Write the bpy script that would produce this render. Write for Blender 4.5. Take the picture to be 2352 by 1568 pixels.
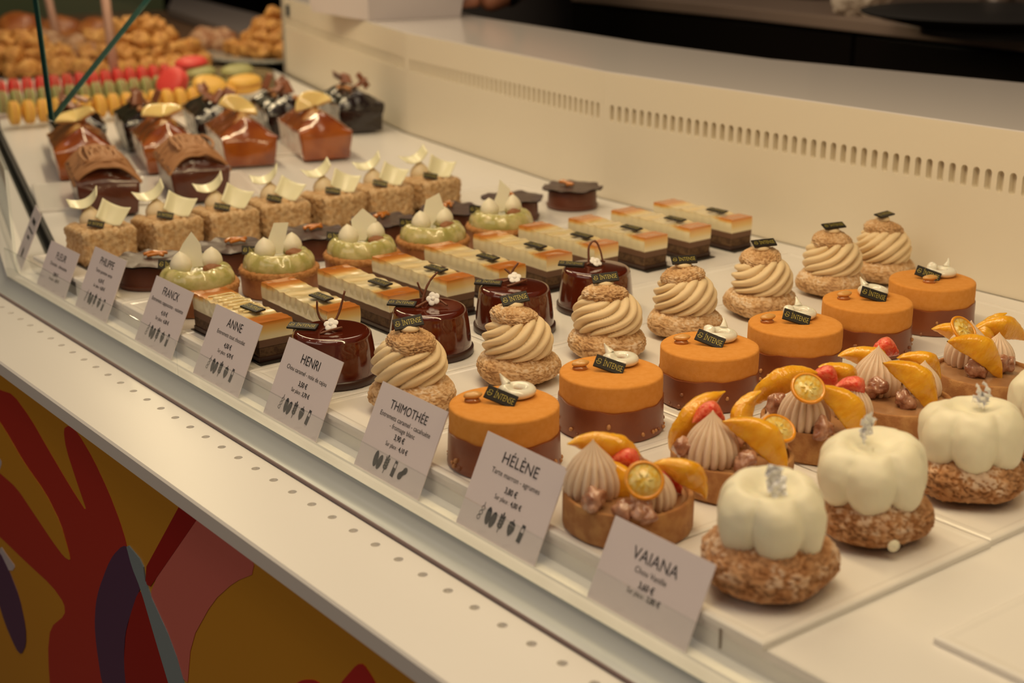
import bpy, bmesh, math, random
import numpy as np
from mathutils import Vector, Matrix, Euler, noise

for o in list(bpy.data.objects): bpy.data.objects.remove(o)
scene = bpy.context.scene
COL = scene.collection
PI = math.pi
R_ = math.radians

# ---------------------------------------------------------------- camera
F_PX, PITCH, YAW, CAM_H = 3280.0, R_(17.5), R_(37.9), 0.344
fh = np.array([-math.cos(YAW), math.sin(YAW), 0.0])
RT = np.array([math.sin(YAW), math.cos(YAW), 0.0])
FW = fh*math.cos(PITCH)+np.array([0, 0, -math.sin(PITCH)])
UP = np.cross(RT, FW)
CC = np.array([0, 0, CAM_H])
VA = math.atan2(RT[1], RT[0])          # yaw of a thing whose local x runs to the viewer's right


def at(px, py, z=0.0):
    d = FW*F_PX+RT*(px-1176)-UP*(py-784)
    return CC+d*((z-CAM_H)/d[2])


def at_y(px, py, Y):
    d = FW*F_PX+RT*(px-1176)-UP*(py-784)
    return CC+d*(Y/d[1])


cam_d = bpy.data.cameras.new('camera')
cam = bpy.data.objects.new('camera', cam_d)
COL.objects.link(cam)
cam.matrix_world = Matrix(((RT[0], UP[0], -FW[0], 0), (RT[1], UP[1], -FW[1], 0), (RT[2], UP[2], -FW[2], CAM_H), (0, 0, 0, 1)))
cam_d.sensor_width = 36
cam_d.lens = 36*F_PX/2352
cam_d.clip_start = 0.02
cam_d.dof.use_dof = True
cam_d.dof.focus_distance = 1.03
cam_d.dof.aperture_fstop = 7.5
scene.camera = cam

# ---------------------------------------------------------------- light
vs = scene.view_settings
vs.view_transform = 'Standard'
vs.look = 'None'
vs.exposure = 0.0
vs.gamma = 1.0
w = bpy.data.worlds.new('world')
scene.world = w
w.use_nodes = True
w.node_tree.nodes['Background'].inputs[0].default_value = (1.0, .76, .58, 1)
w.node_tree.nodes['Background'].inputs[1].default_value = 0.09


def area(name, loc, sx, sy, power, color, target=None, spread=180):
    l = bpy.data.lights.new(name, 'AREA')
    l.shape = 'RECTANGLE'
    l.size, l.size_y, l.energy, l.color = sx, sy, power, color
    l.spread = R_(spread)
    o = bpy.data.objects.new(name, l)
    COL.objects.link(o)
    o.location = loc
    if target is not None:
        o.rotation_euler = (Vector(target)-Vector(loc)).to_track_quat('-Z', 'Y').to_euler()
    return o


WARM = (1.0, .76, .40)
area('display_strip_light', (-.55, .62, .62), 1.5, .03, 4.1, (1.0, .76, .42), (-.55, .80, 0))
area('display_strip_light_far', (-2.3, 1.0, .62), 1.6, .03, 4.3, (1.0, .78, .46), (-2.25, 1.15, 0))
area('ceiling_panel_light', (-.6, .1, 2.1), 1.2, 1.2, 10.5, (1.0, .80, .56), (-.7, .6, 0))
area('ceiling_panel_light_far', (-2.8, 1.9, 2.1), 1.2, .8, 10, (1.0, .80, .56), (-2.4, 1.2, 0))
area('added_front_fill', (-.9, -1.7, 1.5), 2.2, .9, 8.5, (1.0, .80, .62), (-.8, .45, -.1))  # fill added on the customer side to brighten the cards and mural
for i, (x, y) in enumerate([(-.2, -.35), (-1.0, -.5), (-1.7, -.2), (-2.6, .3), (-.1, .35), (-1.3, .25)]):
    l = bpy.data.lights.new('ceiling_spot', 'POINT')
    l.energy = 1.5
    l.color = (1.0, .86, .7)
    l.shadow_soft_size = .02
    o = bpy.data.objects.new('ceiling_spot', l)
    COL.objects.link(o)
    o.location = (x, y, 1.5)

# ---------------------------------------------------------------- materials
MATS = {}


def mat(name, col, rough=.5, col2=None, ns=60, lo=.4, hi=.6, spec=.5, coat=0, crough=.03, sss=0, sr=.003, bump=0, bs=300, bd=2, metal=0, attr=None, attr_cols=None, emit=0, alpha=1, trans=0, stretch=None, bscale_v=None):
    if name in MATS: return MATS[name]
    m = bpy.data.materials.new(name)
    MATS[name] = m
    m.use_nodes = True
    nt = m.node_tree
    b = nt.nodes['Principled BSDF']
    b.inputs['Base Color'].default_value = (*col, 1)
    b.inputs['Roughness'].default_value = rough
    b.inputs['Metallic'].default_value = metal
    b.inputs['Specular IOR Level'].default_value = spec
    b.inputs['Coat Weight'].default_value = coat
    b.inputs['Coat Roughness'].default_value = crough
    b.inputs['Transmission Weight'].default_value = trans
    b.inputs['Alpha'].default_value = alpha
    if sss:
        b.inputs['Subsurface Weight'].default_value = sss
        b.inputs['Subsurface Radius'].default_value = (1, .6, .35)
        b.inputs['Subsurface Scale'].default_value = sr
    if emit:
        b.inputs['Emission Color'].default_value = (*col, 1)
        b.inputs['Emission Strength'].default_value = emit
    tc = nt.nodes.new('ShaderNodeTexCoord')
    src = tc.outputs['Object']
    if stretch:
        mp = nt.nodes.new('ShaderNodeMapping')
        mp.inputs['Scale'].default_value = stretch
        nt.links.new(src, mp.inputs[0])
        src = mp.outputs[0]
    cur = None
    if col2:
        n = nt.nodes.new('ShaderNodeTexNoise')
        n.inputs['Scale'].default_value = ns
        n.inputs['Detail'].default_value = 4
        nt.links.new(src, n.inputs['Vector'])
        r = nt.nodes.new('ShaderNodeValToRGB')
        r.color_ramp.elements[0].position = lo
        r.color_ramp.elements[1].position = hi
        r.color_ramp.elements[0].color = (*col, 1)
        r.color_ramp.elements[1].color = (*col2, 1)
        nt.links.new(n.outputs[0], r.inputs[0])
        cur = r.outputs[0]
    if attr:
        a = nt.nodes.new('ShaderNodeAttribute')
        a.attribute_name = attr
        r = nt.nodes.new('ShaderNodeValToRGB')
        els = r.color_ramp.elements
        els[0].position, els[0].color = attr_cols[0][0], (*attr_cols[0][1], 1)
        els[1].position, els[1].color = attr_cols[-1][0], (*attr_cols[-1][1], 1)
        for p, c in attr_cols[1:-1]:
            e = els.new(p)
            e.color = (*c, 1)
        nt.links.new(a.outputs['Fac'], r.inputs[0])
        if cur is None: cur = r.outputs[0]
        else:
            mx = nt.nodes.new('ShaderNodeMix')
            mx.data_type = 'RGBA'
            mx.inputs[0].default_value = .6
            nt.links.new(cur, mx.inputs[6])
            nt.links.new(r.outputs[0], mx.inputs[7])
            cur = mx.outputs[2]
    if cur is not None: nt.links.new(cur, b.inputs['Base Color'])
    if bump:
        n = nt.nodes.new('ShaderNodeTexNoise')
        n.inputs['Scale'].default_value = bs
        n.inputs['Detail'].default_value = bd
        nt.links.new(src, n.inputs['Vector'])
        bp = nt.nodes.new('ShaderNodeBump')
        bp.inputs['Strength'].default_value = bump
        bp.inputs['Distance'].default_value = .001
        nt.links.new(n.outputs[0], bp.inputs['Height'])
        nt.links.new(bp.outputs[0], b.inputs['Normal'])
        if coat: nt.links.new(bp.outputs[0], b.inputs['Coat Normal'])
    return m


WHITE = mat('white_solid_surface', (.80, .775, .745), .32, col2=(.82, .795, .765), ns=3)
TRAY = mat('white_tray_acrylic', (.83, .80, .76), .22, bump=.02, bs=40)
WALLM = mat('cream_wall_panel', (.78, .71, .58), .38)
LEDGE = mat('glossy_white_ledge', (.80, .745, .72), .14)
LIT = mat('translucent_light_strip', (.9, .84, .72), .4, emit=.10)
RAILM = mat('brushed_rail', (.50, .53, .55), .3, metal=.12)
DARKGAP = mat('black_channel', (.012, .012, .012), .4)
CARD = mat('price_card_paper', (.77, .69, .72), .35, coat=.2)
INK = mat('black_ink', (.03, .03, .035), .5)
TAGM = mat('dark_chocolate_tag', (.020, .015, .010), .45, spec=.25, bump=.05, bs=800)
GOLD = mat('gold_lettering', (.52, .42, .07), .45, metal=.15)
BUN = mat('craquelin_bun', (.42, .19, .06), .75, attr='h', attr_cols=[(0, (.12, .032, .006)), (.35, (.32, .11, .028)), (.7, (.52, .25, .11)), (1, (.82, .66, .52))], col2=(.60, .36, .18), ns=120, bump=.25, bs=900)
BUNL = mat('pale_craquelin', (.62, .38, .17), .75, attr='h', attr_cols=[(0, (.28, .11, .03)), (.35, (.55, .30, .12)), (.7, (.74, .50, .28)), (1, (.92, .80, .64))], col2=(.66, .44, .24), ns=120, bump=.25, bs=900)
SWIRL = mat('caramel_whipped_cream', (.84, .65, .39), .55, sss=.12, bump=.08, bs=900, bd=3)
VCREAM = mat('vanilla_whipped_cream', (.86, .81, .62), .42, sss=.18, bump=.10, bs=350)
MARRON = mat('chestnut_cream', (.78, .60, .44), .5, sss=.1, col2=(.80, .62, .46), ns=300, bump=.06, bs=1200)
SILVER = mat('silver_leaf', (.95, .95, .98), .3, metal=.3, bump=.6, bs=900)
SHELL = mat('tart_crust', (.50, .25, .085), .7, col2=(.38, .16, .05), ns=130, bump=.35, bs=900, bd=4)
FILL = mat('chestnut_filling', (.42, .22, .10), .3, col2=(.36, .18, .08), ns=90, coat=.3)
ORANGE = mat('orange_flesh', (.84, .37, .010), .26, col2=(.92, .50, .03), ns=240, lo=.3, hi=.7, sss=.35, sr=.006, coat=.35, crough=.12, bump=.35, bs=600, bd=1, stretch=(1, 1, .35))
GRAPE = mat('grapefruit_flesh', (.82, .07, .035), .25, col2=(.88, .20, .10), ns=240, sss=.35, sr=.006, coat=.4, crough=.1, bump=.9, bs=520)
CHEST = mat('candied_chestnut', (.33, .13, .07), .2, col2=(.52, .28, .18), ns=170, sss=.2, sr=.005, coat=.7, bump=.5, bs=350)
RIND = mat('kumquat_rind', (.85, .33, .01), .2, coat=.6)
PULP = mat('kumquat_pulp', (.80, .50, .06), .18, col2=(.85, .68, .25), ns=350, sss=.3, coat=.8, bump=.5, bs=500)
VELVET = mat('orange_velvet', (.70, .29, .055), .85, col2=(.73, .315, .07), ns=250, spec=.15, bump=.18, bs=1800)
PRAL = mat('milk_chocolate_praline', (.25, .072, .025), .33, col2=(.21, .055, .02), ns=40, bump=.08, bs=150)
NUTS = mat('chopped_nut', (.48, .22, .08), .5, bump=.3, bs=600)
NUTD = mat('coated_nut', (.25, .09, .04), .4, bump=.4, bs=600)
PEANUT = mat('roasted_peanut', (.68, .36, .10), .32, coat=.3, bump=.1, bs=500)
CARAM = mat('caramel', (.42, .15, .035), .15, coat=.7)
GANA = mat('white_ganache', (.88, .84, .70), .16, sss=.15, coat=.6)
GLAZE = mat('dark_mirror_glaze', (.095, .013, .004), .12, coat=1, crough=.02, spec=.6)
DARKC = mat('dark_chocolate', (.045, .018, .012), .35)
TWIG = mat('chocolate_twig', (.17, .055, .022), .5, bump=.3, bs=500)
FLOWER = mat('white_sugar_flower', (.9, .86, .82), .6)
SPONGE = mat('coffee_sponge', (.13, .07, .032), .85, col2=(.065, .03, .013), ns=260, bump=.6, bs=700)
MOCHA = mat('mocha_cream', (.15, .075, .042), .6)
CUST = mat('white_mousse', (.86, .78, .54), .42, sss=.1, bump=.05, bs=500)
GREEN = mat('green_apple_jelly', (.46, .42, .14), .2, col2=(.66, .58, .28), ns=90, sss=.45, sr=.008, coat=.6)
CRUMB = mat('toasted_crumb', (.52, .25, .08), .75, col2=(.40, .16, .04), ns=300, bump=.8, bs=900)
SHELLD = mat('baked_tart_shell', (.40, .155, .045), .6, col2=(.30, .10, .03), ns=100, bump=.15, bs=700)
WCHOC = mat('white_chocolate_sheet', (.82, .78, .62), .32, sss=.15)
WCHOCY = mat('ivory_chocolate_petal', (.90, .85, .58), .30, sss=.1)
NUTCRUST = mat('chopped_hazelnut_crust', (.72, .50, .27), .65, col2=(.54, .31, .13), ns=230, bump=.9, bs=600, coat=.15)
CREAMTOP = mat('hazelnut_cream', (.70, .46, .24), .5)
MBS = mat('chestnut_vermicelli', (.50, .245, .105), .6, bump=.1, bs=500)
LOAFD = mat('brown_glazed_loaf', (.11, .024, .008), .28, coat=.4, col2=(.085, .017, .006), ns=60, bump=.2, bs=200)
LOAFO = mat('orange_glazed_loaf', (.26, .050, .006), .2, coat=1, crough=.06, col2=(.40, .10, .010), ns=25, bump=.25, bs=130)
LOAFC = mat('chocolate_glazed_loaf', (.012, .0045, .0035), .22, coat=.7, crough=.08, bump=.8, bs=160)
PEEL = mat('candied_citrus', (.94, .70, .27), .2, sss=.3, sr=.006, coat=.8)
SHARD = mat('milk_chocolate_shard', (.26, .09, .04), .35)
PAPER = mat('loaf_paper_band', (.35, .27, .22), .5)
BASEC = mat('dark_cake_card', (.03, .026, .022), .3)
MRED = mat('raspberry_macaron', (.72, .06, .05), .5)
MGRN = mat('pistachio_macaron', (.38, .37, .15), .5)
MYEL = mat('lemon_macaron', (.82, .48, .09), .5)
MFIL = mat('macaron_filling', (.30, .10, .05), .6)
MFILY = mat('macaron_cream', (.75, .38, .12), .6)
CHOUQ = mat('chouquette_crust', (.50, .22, .05), .6, col2=(.70, .38, .11), ns=90, bump=.4, bs=200)
BRIO = mat('brioche_crust', (.34, .09, .016), .4, col2=(.50, .17, .035), ns=30, coat=.2)
PRALB = mat('praline_bun_crust', (.34, .14, .06), .6, col2=(.55, .35, .22), ns=90, bump=.6, bs=200)
GLASSE = mat('glass_edge', (.03, .12, .10), .05, coat=1, spec=.8)


def glass(name, tint, refl=1.45, haze=0):
    m = bpy.data.materials.new(name)
    m.use_nodes = True
    nt = m.node_tree
    nt.nodes.clear()
    out = nt.nodes.new('ShaderNodeOutputMaterial')
    t = nt.nodes.new('ShaderNodeBsdfTransparent')
    t.inputs[0].default_value = (*tint, 1)
    g = nt.nodes.new('ShaderNodeBsdfGlossy')
    g.inputs['Roughness'].default_value = .01
    f = nt.nodes.new('ShaderNodeFresnel')
    f.inputs[0].default_value = refl
    mx = nt.nodes.new('ShaderNodeMixShader')
    ge = nt.nodes.new('ShaderNodeNewGeometry')
    iv = nt.nodes.new('ShaderNodeMath')
    iv.operation = 'MULTIPLY_ADD'
    iv.inputs[1].default_value = -1
    iv.inputs[2].default_value = 1
    nt.links.new(ge.outputs['Backfacing'], iv.inputs[0])
    mu = nt.nodes.new('ShaderNodeMath')
    mu.operation = 'MULTIPLY'
    nt.links.new(f.outputs[0], mu.inputs[0])
    nt.links.new(iv.outputs[0], mu.inputs[1])
    nt.links.new(mu.outputs[0], mx.inputs[0])
    nt.links.new(t.outputs[0], mx.inputs[1])
    nt.links.new(g.outputs[0], mx.inputs[2])
    nt.links.new(mx.outputs[0], out.inputs[0])
    return m


GLASS = glass('clear_glass', (.94, .955, .95))

# ---------------------------------------------------------------- geometry helpers  (a geo is (V ndarray, faces list))


def surf(F, nu, nv, cu=False, cv=False):
    U = np.arange(nu)/(nu if cu else nu-1)
    V = np.arange(nv)/(nv if cv else nv-1)
    uu, vv = np.meshgrid(U, V, indexing='ij')
    x, y, z = F(uu, vv)
    P = np.stack([np.broadcast_to(x, uu.shape), np.broadcast_to(y, uu.shape), np.broadcast_to(z, uu.shape)], -1).reshape(-1, 3).astype(float)
    fs = []
    for i in range(nu if cu else nu-1):
        a = i*nv
        b = ((i+1) % nu)*nv
        for j in range(nv if cv else nv-1):
            k = (j+1) % nv
            fs.append((a+j, b+j, b+k, a+k))
    return P, fs


def join(*gs):
    V, Fs, n = [], [], 0
    for g in gs:
        V.append(np.asarray(g[0], float).reshape(-1, 3))
        Fs += [tuple(i+n for i in f) for f in g[1]]
        n += len(V[-1])
    return np.concatenate(V), Fs


def xf(g, loc=(0, 0, 0), rot=(0, 0, 0), s=1):
    M = np.array(Euler(rot, 'XYZ').to_matrix())
    V = (np.asarray(g[0])*np.asarray(s))@M.T+np.asarray(loc)
    return V, g[1]


def lathe(prof, n=64, mod=None):
    p = np.array(prof, float)
    m = len(p)

    def F(u, v):
        k = np.rint(v*(m-1)).astype(int)
        r, z = p[k, 0], p[k, 1]
        th = u*2*PI
        if mod: r, z = mod(th, r, z, k/(m-1))
        return r*np.cos(th), r*np.sin(th), z
    return surf(F, n, m, cu=True)


def resample(pts, n):
    p = np.array(pts, float)
    d = np.r_[0, np.cumsum(np.linalg.norm(np.diff(p, axis=0), axis=1))]
    s = np.linspace(0, d[-1], n)
    return np.stack([np.interp(s, d, p[:, i]) for i in range(p.shape[1])], 1)


def smooth_path(pts, n, it=2):
    p = np.array(pts, float)
    for _ in range(it):
        q = [p[0]]
        for a, b in zip(p[:-1], p[1:]): q += [a*.75+b*.25, a*.25+b*.75]
        q.append(p[-1])
        p = np.array(q)
    return resample(p, n)


def box(x0, x1, y0, y1, z0, z1):
    V = np.array([(x, y, z) for x in (x0, x1) for y in (y0, y1) for z in (z0, z1)], float)
    return V, [(0, 1, 3, 2), (4, 6, 7, 5), (0, 4, 5, 1), (2, 3, 7, 6), (0, 2, 6, 4), (1, 5, 7, 3)]


def prism(pts, z0, z1):
    n = len(pts)
    V = np.array([(x, y, z0) for x, y in pts]+[(x, y, z1) for x, y in pts], float)
    return V, [tuple(range(n-1, -1, -1)), tuple(range(n, 2*n))]+[(i, (i+1) % n, n+(i+1) % n, n+i) for i in range(n)]


def tube(path, rad, n=8, caps=True):
    P = np.array(path, float)
    m = len(P)
    r = np.broadcast_to(rad, (m,)) if np.ndim(rad) == 0 else np.array(rad)
    T = np.gradient(P, axis=0)
    T /= np.linalg.norm(T, axis=1)[:, None]+1e-12
    up = np.array([0, 0, 1.0]) if abs(T[0, 2]) < .9 else np.array([1.0, 0, 0])
    V = []
    for i in range(m):
        a = np.cross(T[i], up)
        a /= np.linalg.norm(a)+1e-12
        up = np.cross(a, T[i])
        for k in range(n):
            t = 2*PI*k/n
            V.append(P[i]+r[i]*(math.cos(t)*a+math.sin(t)*up))
    fs = [(i*n+k, (i+1)*n+k, (i+1)*n+(k+1) % n, i*n+(k+1) % n) for i in range(m-1) for k in range(n)]
    if caps: fs += [tuple(range(n)), tuple(range((m-1)*n+n-1, (m-1)*n-1, -1))]
    return np.array(V), fs


def ellipsoid(rx, ry, rz, nu=24, nv=14, loc=(0, 0, 0)):
    return surf(lambda u, v: (rx*np.sin(PI*v)*np.cos(2*PI*u)+loc[0], ry*np.sin(PI*v)*np.sin(2*PI*u)+loc[1], rz*np.cos(PI*v)+loc[2]), nu, nv, cu=True)


def sheet(F, nu, nv, th):
    P, fs = surf(F, nu, nv)
    G = P.reshape(nu, nv, 3)
    n = np.cross(np.gradient(G, axis=0), np.gradient(G, axis=1))
    n /= np.linalg.norm(n, axis=2)[:, :, None]+1e-12
    A, B = (G+n*th/2).reshape(-1, 3), (G-n*th/2).reshape(-1, 3)
    N = nu*nv
    f2 = [f for f in fs]+[tuple(i+N for i in f[::-1]) for f in fs]
    ring = [i*nv for i in range(nu)]+[(nu-1)*nv+j for j in range(1, nv)]+[i*nv+nv-1 for i in range(nu-2, -1, -1)]+[j for j in range(nv-2, 0, -1)]
    for a, b in zip(ring, ring[1:]+ring[:1]): f2.append((a, a+N, b+N, b))
    return np.concatenate([A, B]), f2


def mesh(name, geo, m, smooth=True, disp=None, seed=0, bevel=0, merge=True, hfun=None, angle=None, norm=True):
    me = bpy.data.meshes.new(name)
    bm = bmesh.new()
    vs_ = [bm.verts.new(v) for v in geo[0]]
    for f in geo[1]:
        try: bm.faces.new([vs_[i] for i in f])
        except ValueError: pass
    if merge: bmesh.ops.remove_doubles(bm, verts=bm.verts, dist=1e-6)
    if norm: bmesh.ops.recalc_face_normals(bm, faces=bm.faces)
    if bevel:
        bmesh.ops.bevel(bm, geom=[e for e in bm.edges if e.calc_length() > bevel*2.5 and len(e.link_faces) == 2 and e.calc_face_angle(0) > .6], offset=bevel, segments=2, affect='EDGES', profile=.6)
    if disp or hfun:
        bm.normal_update()
        lay = bm.verts.layers.float.new('h')
        off = Vector((seed*7.31, seed*3.17, seed*1.7))
        moves = []
        for v in bm.verts:
            h = 0
            for (amp, sc, kind) in (disp or []):
                p = v.co*sc+off
                if kind == 'n': h += amp*noise.noise(p)
                elif kind == 'f': h += amp*noise.fractal(p, 1, 2, 3)
                elif kind == 'c':
                    q = p+Vector((noise.noise(p*1.7), noise.noise(p*1.7+Vector((9, 0, 0))), noise.noise(p*1.7+Vector((0, 9, 0)))))*.55
                    d = noise.voronoi(q)[0]
                    t = min(1, max(0, (d[1]-d[0])/.17))
                    t = t*t*(3-2*t)
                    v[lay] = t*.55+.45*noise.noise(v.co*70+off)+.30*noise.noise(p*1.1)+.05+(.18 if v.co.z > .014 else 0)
                    h += amp*(t-.6)+amp*.45*noise.noise(p*2.2)*t
            moves.append((v, v.normal*h))
            if hfun: v[lay] = hfun(v.co)
        for v, d in moves: v.co += d
    bm.to_mesh(me)
    bm.free()
    if m is not None: me.materials.append(m)
    if smooth:
        me.polygons.foreach_set('use_smooth', [True]*len(me.polygons))
        if angle: me.set_sharp_from_angle(angle=R_(angle))
    me.update()
    return me


def part(name, me, parent=None, loc=(0, 0, 0), rot=(0, 0, 0), label=None):
    o = bpy.data.objects.new(name, me)
    COL.objects.link(o)
    o.parent = parent
    o.location = loc
    o.rotation_euler = rot
    if label: o['label'] = label
    return o


def tag(o, label, cat, group=None, kind=None):
    if label: o['label'] = label
    if cat: o['category'] = cat
    if group: o['group'] = group
    if kind: o['kind'] = kind
    return o


def thing(name, label, cat, loc=(0, 0, 0), rz=0, group=None):
    o = bpy.data.objects.new(name, None)
    COL.objects.link(o)
    o.location = loc
    o.rotation_euler = (0, 0, rz)
    o.empty_display_size = .01
    return tag(o, label, cat, group)


def struct(name, me):
    o = part(name, me)
    o['kind'] = 'structure'
    return o


def dup(o, loc=None, rz=None, label=None, parent=None, group=None):
    c = o.copy()
    COL.objects.link(c)
    if parent is not None: c.parent = parent
    if loc is not None: c.location = loc
    if rz is not None: c.rotation_euler = (0, 0, rz)
    if label: c['label'] = label
    if group: c['group'] = group
    for ch in list(o.children): dup(ch, parent=c)
    return c


ORD = ['nearest the rail', 'second from the rail', 'third from the rail', 'fourth from the rail', 'fifth from the rail', 'sixth from the rail', 'seventh from the rail', 'eighth from the rail', 'ninth from the rail', 'tenth from the rail']
_txt = {}


def text_geo(s, size, bold=0, align='CENTER', sx=1.0):
    k = (s, bold)
    if k not in _txt:
        c = bpy.data.curves.new('lettering', 'FONT')
        c.body = s
        c.size = 1
        c.offset = bold
        c.align_x = 'LEFT'
        c.resolution_u = 3
        c.fill_mode = 'FRONT'
        o = bpy.data.objects.new('lettering', c)
        COL.objects.link(o)
        dg = bpy.context.evaluated_depsgraph_get()
        m = o.evaluated_get(dg).to_mesh()
        V = np.array([tuple(v.co) for v in m.vertices])
        Fs = [tuple(p.vertices) for p in m.polygons]
        o.evaluated_get(dg).to_mesh_clear()
        bpy.data.objects.remove(o)
        bpy.data.curves.remove(c)
        _txt[k] = (V, Fs)
    V, Fs = _txt[k]
    V = V.copy()
    w0, w1 = V[:, 0].min(), V[:, 0].max()
    if align == 'CENTER': V[:, 0] -= (w0+w1)/2
    V[:, 0] *= sx
    return V*size, Fs


def text_w(s, bold=0):
    V, _ = text_geo(s, 1, bold)
    return V[:, 0].max()-V[:, 0].min()


# ================================================================ SETTING
NEAR0 = .35
PATH = [(NEAR0, 0), (-1.39, 0), (-2.20, .219), (-3.25, .545)]   # the front edge of the counter, bending away
NAMES_DONE = []


def offset_path(path, off):
    """points of the path moved by off towards +Y side (mitred)"""
    P = np.array(path, float)
    out = []
    for i in range(len(P)):
        ds = []
        if i > 0: ds.append(P[i]-P[i-1])
        if i < len(P)-1: ds.append(P[i+1]-P[i])
        ns = []
        for d in ds:
            d = d/np.linalg.norm(d)
            ns.append(np.array([d[1], -d[0]]))
        n = sum(ns)
        n /= np.linalg.norm(n)
        out.append(P[i]+n*off/max(.5, n@ns[0]))
    return np.array(out)


def sweep(profile, path, y0=0.0):
    """profile: closed list of (offset, z); path xy"""
    rows = []
    for off, z in profile:
        q = offset_path(path, off-0.0)
        rows.append(np.c_[q[:, 0], q[:, 1], np.full(len(q), z)])
    n, m = len(profile), len(path)
    V = np.array(rows).transpose(1, 0, 2).reshape(-1, 3)
    V[:, 1] += y0
    fs = [(i*n+k, i*n+(k+1) % n, (i+1)*n+(k+1) % n, (i+1)*n+k) for i in range(m-1) for k in range(n)]
    fs += [tuple(range(n)), tuple(range((m-1)*n+n-1, (m-1)*n-1, -1))]
    return V, fs


def plate_with_holes(n, pitch, w, hole, depth, seg=24):
    """strip along x of n cells, centred y=0, flat at z=0; hole(t)->(x,y) outline; walls go down by depth"""
    gs = []
    for c in range(n):
        cx = c*pitch+pitch/2
        I, O = [], []
        for k in range(seg):
            t = 2*PI*k/seg+PI/seg
            hx, hy = hole(t)
            ct, st = math.cos(t), math.sin(t)
            s = min((pitch/2)/max(abs(ct), 1e-9), (w/2)/max(abs(st), 1e-9)) if True else 0
            O.append((cx+ct*s, st*s))
            I.append((cx+hx, hy))
        # snap corners
        for sx_ in (-1, 1):
            for sy_ in (-1, 1):
                j = min(range(seg), key=lambda q: (O[q][0]-cx-sx_*pitch/2)**2+(O[q][1]-sy_*w/2)**2)
                O[j] = (cx+sx_*pitch/2, sy_*w/2)
        V = [(x, y, 0) for x, y in O]+[(x, y, 0) for x, y in I]+[(x, y, -depth) for x, y in I]
        fs = [(k, (k+1) % seg, seg+(k+1) % seg, seg+k) for k in range(seg)]
        fs += [(seg+k, seg+(k+1) % seg, 2*seg+(k+1) % seg, 2*seg+k) for k in range(seg)]
        fs.append(tuple(2*seg+k for k in range(seg)))
        gs.append((np.array(V), fs))
    return join(*gs)


# shop floor, walls, ceiling
struct('floor', mesh('floor', box(-6, 2.2, -2.2, 3.2, -1.1, -1.06), mat('shop_floor', (.16, .12, .09), .4)))
struct('wall_back', mesh('wall_back', box(-6, 2.2, 3.2, 3.25, -1.06, 2.4), mat('dark_back_wall', (.03, .022, .018), .6)))
struct('wall_far', mesh('wall_far', box(-6.05, -6, -2.2, 3.2, -1.06, 2.4), mat('dark_far_wall', (.03, .025, .02), .6)))

# counter: slab with perforation
cp = [(.357-.445, -.041), (.357-.445, -.0315), (.3585-.445, -.030), (.4035-.445, -.030), (.4035-.445, -.042)]
cs = join(sweep([(.357-.445, -.042), (.357-.445, -.0315), (.3585-.445, -.030), (.4025-.445, -.030), (.4025-.445, -.042)], PATH, .445),
          sweep([(.4270-.445, -.042), (.4270-.445, -.030), (.4274-.445, -.030), (.4274-.445, -.042)], PATH, .445))
NH = 66
hs = plate_with_holes(NH, .025, .025, lambda t: (.00295*math.cos(t), .00295*math.sin(t)), .0035)
hs = xf(hs, (-1.1415+.0125-.025*10, .415, -.030))
counter = thing('service_counter', 'white counter shelf with a line of small round air holes in front', 'counter', (0, 0, 0))
part('countertop', mesh('countertop', cs, WHITE, smooth=False), counter)
part('air_hole_strip', mesh('air_hole_strip', hs, WHITE, smooth=False), counter)
x1 = -1.1415+.0125-.25+NH*.025
part('countertop', mesh('countertop', join(box(x1, x1+.1, .4025, .4275, -.042, -.030), box(-1.42, -1.379, .4025, .4275, -.042, -.03)), WHITE, smooth=False), counter)
body = part('front_panel', mesh('front_panel', sweep([(-.070, -.042), (-.070, -1.06), (-.055, -1.06), (-.055, -.042)], PATH, .445), mat('mustard_panel', (.66, .31, .02), .32), smooth=False), counter, label='mustard yellow panel with a painted mural')
part('carcass', mesh('carcass', sweep([(-.054, -.043), (-.054, -1.06), (.655, -1.06), (.655, -.065), (0.05, -.065), (.02, -.043)], PATH[:2], .445), mat('case_carcass', (.25, .22, .2), .6), smooth=False), counter)

# mural shapes, thin painted patches on the panel plane Y=.375
MUR = {'red': (.50, .030, .018), 'dred': (.36, .004, .004), 'purple': (.10, .04, .11), 'pink': (.72, .18, .15), 'steel': (.26, .34, .38), 'white': (.6, .55, .6), 'crimson': (.52, .02, .02)}


def mural(name, pts, col, dy=.0004, sm=2):
    P = [at_y(px, py, .375) for px, py in pts]
    xz = np.array([(p[0], p[2]) for p in P])
    for _ in range(sm):
        q = []
        for i in range(len(xz)):
            a, b = xz[i], xz[(i+1) % len(xz)]
            q += [a*.8+b*.2, a*.2+b*.8]
        xz = np.array(q)
    xz[:, 1] = np.minimum(xz[:, 1], -.0425)
    g = prism([(x, z) for x, z in xz], 0, dy)
    V = np.c_[g[0][:, 0], .3752-g[0][:, 2], g[0][:, 1]]
    part(name, mesh(name, (V, g[1]), mat('mural_'+col, MUR[col], .32), smooth=False), body)


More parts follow.
